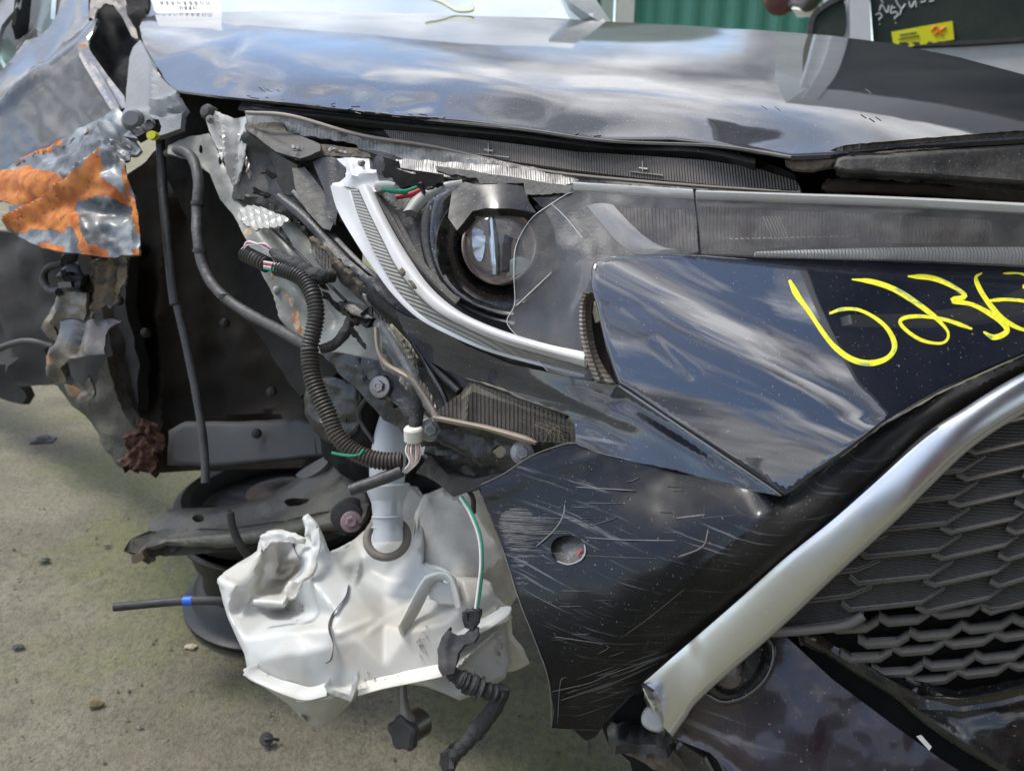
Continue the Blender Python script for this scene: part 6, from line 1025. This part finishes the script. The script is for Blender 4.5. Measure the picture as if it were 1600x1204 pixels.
nk = sweep('filler_neck', [(618, 655, .97), (612, 680, .962), (606, 720, .955), (605, 760, .95), (606, 800, .945), (607, 845, .94)], [.020, .0215, .0225, .0205, .0185, .0180], neck_m, tank, n=50, sides=28)
lathe('neck_collar', P(606, 768, .95), P(605, 740, .952)-P(606, 800, .948), [(.0205, -.012), (.022, -.008), (.0265, .003), (.0275, .008), (.026, .010), (.021, .009)], neck_m, tank, seg=32)
for y in (806, 822): lathe('neck_ring', P(606, y, .945), P(605, 740, .952)-P(606, 800, .948), [(.0185, -.0012), (.0205, 0), (.0185, .0012)], neck_m, tank, seg=32)
sweep('fluid_line', [(617, 750, .945), (616, 790, .942), (614, 830, .938)], .0035, M('dark_fluid_streak', (.09, .10, .12), .5), nk, sides=8)
gc = P(605, 840, .945); gax = np.array([0.05, -.62, .8])
u_ = np.cross(gax, [0, 0, 1.]); u_ /= np.linalg.norm(u_); v_ = np.cross(u_, gax/np.linalg.norm(gax))
ring = [gc+.0245*(u_*math.cos(a)+v_*math.sin(a)) for a in np.linspace(0, 2*math.pi, 33)]
sweep('grommet', ring, .0052, grom, tank, n=64, sides=10, world=True)
# wire and sensor connector clinging to the tank
wc = thing('sensor_lead', 'green and white twin wire with black plug lying over the white tank', 'wire', P(745, 880, .85))
sweep('green_wire', [(722, 776, .87), (738, 802, .85), (751, 838, .84), (754, 880, .835), (751, 920, .832), (746, 950, .83)], .0016, w_grn, wc, sides=8, n=50); sweep('white_wire', [(719, 777, .87), (735, 804, .85), (748, 840, .84), (751, 880, .834), (747, 920, .831), (743, 950, .829)], .0016, w_wht, wc, sides=8, n=50)
panel('plug', [(722, 956), (730, 950), (742, 952), (752, 956), (750, 972), (744, 980), (738, 984), (726, 980), (722, 968)], [(722, 956, .832), (752, 956, .828), (735, 984, .83)], blk, wc, th=.02, sp=4, roundr=3, roundd=.004, holes=[[(730, 958), (738, 958), (738, 968), (731, 970)]])
st_ = thing('black_strap', 'bent black rubber strap and taped cable hanging off the right of the tank', 'strap', P(740, 1060, .84))
panel('strap_plate', [(706, 978), (703, 984), (714, 992), (726, 990), (736, 980), (746, 978), (748, 990), (740, 1004), (726, 1006), (716, 1020), (710, 1052), (692, 1056), (686, 1044), (683, 1014), (690, 996)], [(706, 978, .84), (746, 980, .83), (690, 1050, .825)], rubber, st_, th=.006, sp=5, disp=addf(ridge([(704, 985), (696, 1020), (700, 1052)], 7, .005), wob(16, .003)))
sweep('taped_cable', [(700, 1048, .83), (720, 1060, .83), (745, 1072, .832), (765, 1080, .835), (782, 1086, .84)], [.008, .009, .0105, .010, .010], tape, st_, wobble=.5, n=60)
sweep('taped_cable', [(788, 1072, .84), (778, 1096, .842), (760, 1122, .845), (735, 1152, .85), (708, 1182, .855)], [.009, .0085, .0095, .009, .008], tape, st_, wobble=.25, n=60)
panel('cable_end_plug', [(688, 1176), (700, 1168), (716, 1170), (718, 1186), (710, 1204), (692, 1206), (686, 1192)], [(688, 1180, .855), (716, 1172, .85), (700, 1206, .855)], rubber, st_, th=.02, sp=4, roundr=4, roundd=.005, holes=[[(703, 1182), (711, 1180), (711, 1190), (704, 1192)]])
panel('strap_tab', [(722, 1068), (732, 1066), (730, 1086), (720, 1082)], [(722, 1068, .83), (732, 1066, .83), (726, 1086, .83)], rubber, st_, th=.003, sp=5)
pu = thing('washer_pump', 'small round metal pump with black knob hanging on a stub under the tank', 'pump', P(638, 1130, .88))
sweep('pump_stem', [(629, 1066, .89), (630, 1090, .885), (633, 1112, .88), (640, 1126, .88)], [.0052, .005, .0065, .008], M('grimy_metal_tube', (.16, .15, .13), .35, .5, dust=.4), pu, sides=14)
pax = P(620, 1150, .87)-P(652, 1130, .90)
lathe('pump_can', P(640, 1138, .885), pax, [(.010, -.022), (.0165, -.020), (.0165, .004), (.015, .006)], M('oily_metal', (.12, .11, .095), .28, .8, dust=.3), pu, seg=30)
pr_ = [];
pcn = P(640, 1138, .885)+pax/np.linalg.norm(pax)*.006; a_ = pax/np.linalg.norm(pax); uu = np.cross(a_, [0, 0, 1.]); uu /= np.linalg.norm(uu); vv = np.cross(a_, uu); V = []
for h, s_ in ((0, 1), (.008, 1.02), (.011, .85)):
    for k in range(36): r_ = (.0185+.0022*(math.cos(k/36*2*math.pi*5)))*s_; V.append(pcn+a_*h+uu*math.cos(k/36*2*math.pi)*r_+vv*math.sin(k/36*2*math.pi)*r_)
mesh('pump_knob', V, [(i*36+k, i*36+(k+1) % 36, (i+1)*36+(k+1) % 36, (i+1)*36+k) for i in range(2) for k in range(36)]+[tuple(range(36))[::-1], tuple(72+k for k in range(36))], rubber, pu)
h3 = thing('taped_hose', 'thin black hose with a band of blue tape poking out left of the tank', 'hose', P(250, 944, 1.02))
sweep('hose_tube', [(179, 948, 1.0), (230, 943, 1.0), (290, 938, 1.0), (330, 938, 1.0), (372, 940, 1.02)], .0056, rubber, h3, n=40, sides=14); sweep('tape_band', [(287, 938.5, 1.0), (302, 938, 1.0)], .0062, blue_t, h3, n=4, sides=14)
lathe('hose_bore', P(179.5, 948, .9995), (-1, -.25, 0), [(.0001, .0012), (.0036, .0012), (.0036, .0005)], dark2, h3, seg=14)
h4 = thing('stub_hose', 'short black open ended hose rising behind the left of the tank', 'hose', P(370, 830, 1.08))
sweep('hose_tube', [(359, 799, 1.06), (364, 825, 1.065), (376, 852, 1.07), (400, 885, 1.09)], .0055, rubber, h4, n=30, sides=14); lathe('hose_bore', P(358.6, 797.5, 1.06), (0, -.35, 1), [(.0001, .001), (.0034, .001), (.0034, 0)], dark2, h4, seg=14)

# ================================================================== wheel rim on the ground with suspension arm lying on it
rc = ground_pt(452, 925); rim = thing('steel_wheel_rim', 'black steel wheel rim lying flat on the concrete under the suspension arm', 'wheel rim', rc)
lathe('rim_barrel', rc, (0, 0, 1), [(.175, .010), (.197, .004), (.203, .012), (.203, .018), (.192, .022), (.182, .03), (.178, .05), (.160, .062), (.158, .10), (.172, .125), (.172, .155), (.186, .165), (.188, .172), (.180, .176), (.165, .165), (.150, .11), (.155, .03)], rim_m, rim, seg=72, angle=50)
lathe('rim_disc', rc, (0, 0, 1), [(.03, .085), (.035, .10), (.075, .105), (.11, .12), (.135, .105), (.158, .10)], rim_m, rim, seg=48)
rc2 = rc+np.array([.0, .02, .178]); bd = thing('brake_disc', 'rusty brown brake disc in a dark tyre ring behind the suspension arm', 'brake disc', rc2)
lathe('disc', rc2, (0, .05, 1), [(.02, .02), (.06, .02), (.065, .0), (.15, .0), (.152, .012), (.15, .02), (.07, .02), (.068, .045), (.03, .05), (.02, .045)], disc_m, bd, seg=56)
lathe('outer_ring', rc2, (0, .05, 1), [(.165, -.004), (.195, .0), (.205, .02), (.200, .045), (.185, .055), (.170, .05), (.165, .02)], rim_m, bd, seg=72)
arm = thing('suspension_arm', 'grimy pressed steel suspension arm resting across the wheel rim', 'suspension arm', P(400, 800, 1.25))
AD = tps([(205, 875, 1.30), (263, 800, 1.34), (400, 790, 1.28), (520, 720, 1.26), (576, 790, 1.14), (400, 845, 1.21), (263, 845, 1.27)])
ab = panel('arm_body', [(204, 870), (214, 858), (226, 838), (232, 818), (244, 806), (262, 795), (300, 794), (360, 789), (400, 779), (426, 771), (465, 744), (507, 716), (536, 716), (548, 740), (576, 760), (582, 790), (576, 808), (564, 826), (540, 826), (507, 830), (450, 842), (379, 853), (340, 856), (310, 852), (285, 847), (262, 847), (240, 854), (226, 860), (222, 872), (208, 880)], AD, arm_m, arm, th=.03, sp=6, roundr=12, roundd=.022,
           holes=[closed_smooth([(300, 809), (308, 804), (318, 806), (317, 812), (306, 814)], 14), closed_smooth([(441, 779), (458, 774), (480, 777), (476, 785), (455, 788), (444, 785)], 16)], disp=addf(ridge([(232, 840), (330, 820), (420, 800), (530, 735)], 12, -.008), ridge([(240, 850), (380, 838), (540, 815)], 8, .008), fold([(480, 820), (540, 795), (575, 790)], 8, .006), wob(30, .003)))
lathe('bushing', P(543, 806, 1.14), (.0, -1, .25), [(.012, -.03), (.022, -.028), (.024, -.01), (.024, .006), (.018, .008)], rubber, arm, seg=28); bolt(549, 815, 1.125, .0155, pinkb, arm)
panel('arm_hook', [(205, 868), (222, 862), (226, 872), (212, 880), (206, 879)], [(205, 868, 1.285), (226, 870, 1.28), (210, 880, 1.285)], M('rusty_hook', (.12, .08, .05), .7), arm, th=.01, sp=4)
panel('rear_tie_plate', closed_smooth([(462, 742), (480, 728), (510, 712), (512, 722), (498, 736), (478, 746)], 24), [(462, 740, 1.30), (512, 715, 1.26), (480, 745, 1.27)], M('grey_plate', (.10, .10, .095), .5), arm, th=.008, sp=5)
# ================================================================== litter on the ground
def litter(label, cx, cy, s, seed_, mat_=blk, flat_=.35):
    g0 = ground_pt(cx, cy); r_ = np.random.default_rng(seed_); V = []; n_ = 12
    rr = s*(.6+.5*r_.random(n_))
    for h, k in ((0, 1), (.3*s*flat_*2, .9), (.6*s*flat_*2, .45)):
        for i in range(n_): a = 2*math.pi*i/n_; V.append(g0+np.array([math.cos(a)*rr[i]*k*1.6, math.sin(a)*rr[i]*k, h*(.6+.8*r_.random())]))
    o = mesh('plastic_scrap', V, [(j*n_+i, j*n_+(i+1) % n_, (j+1)*n_+(i+1) % n_, (j+1)*n_+i) for j in range(2) for i in range(n_)]+[tuple(2*n_+i for i in range(n_)), tuple(range(n_))[::-1]], mat_, None, smooth=False)
    return tag(o, label, 'scrap')
litter('flat black plastic scrap on the concrete near the sill', 68, 690, .034, 3)
t_ = thing('plastic_clip', 'tiny black trim clip lying on the concrete near the bottom edge', 'clip', ground_pt(417, 1160)); g0 = ground_pt(417, 1160)
lathe('clip_head', g0+np.array([0, 0, .008]), (.4, -.5, 1), [(.002, .003), (.010, .002), (.011, 0), (.003, -.002), (.004, -.012)], rubber, t_, seg=12); sweep('clip_leg', [g0+np.array([-.01, 0, .004]), g0+np.array([.004, -.004, .012]), g0+np.array([.018, .004, .003])], .0022, rubber, t_, world=True)
litter('small dark lump on the concrete left of the suspension arm', 166, 853, .006, 5)
lf_ = M('dry_leaf', (.10, .075, .03), .8)
for k_2, (x, y, s, lb_) in enumerate([(70, 875, .010, 'dark crumb of plastic on the mossy concrete at the far left'), (28, 1010, .008, 'tiny dark pebble on the concrete at the far left edge'), (300, 1010, .009, 'pale brown chip lying on the concrete below the blue taped hose'), (150, 1100, .010, 'small brown leaf scrap on the concrete near the lower left'), (250, 735, .012, 'small black shard on the concrete under the flaking rust')]):
    litter(lb_, x, y, s, 20+k_2, [blk, rubber, tan, lf_, blk][k_2])
gr = []; r_ = np.random.default_rng(5)
for i in range(1500):
    x = r_.uniform(-1.3, .6); y = r_.uniform(.85, 2.6); s = abs(r_.normal(0, .0013))+.0006
    V = [(x+a*s*1.5, y+b_*s*1.3, c_*s) for a, b_, c_ in [(-1, 0, -.3), (1, .1, -.2), (0, 1, -.3), (.1, -1, -.2), (0, 0, 1)]]; gr.append((V, [(0, 3, 4), (3, 1, 4), (1, 2, 4), (2, 0, 4), (0, 2, 1, 3)]))
o = joined('grit', gr, M('pale_grit', (.20, .18, .145), .9, col2=(.07, .06, .05), ns=3), None, kind='stuff', smooth=False); tag(o, 'fine grit and crumbs scattered over the concrete', 'grit')
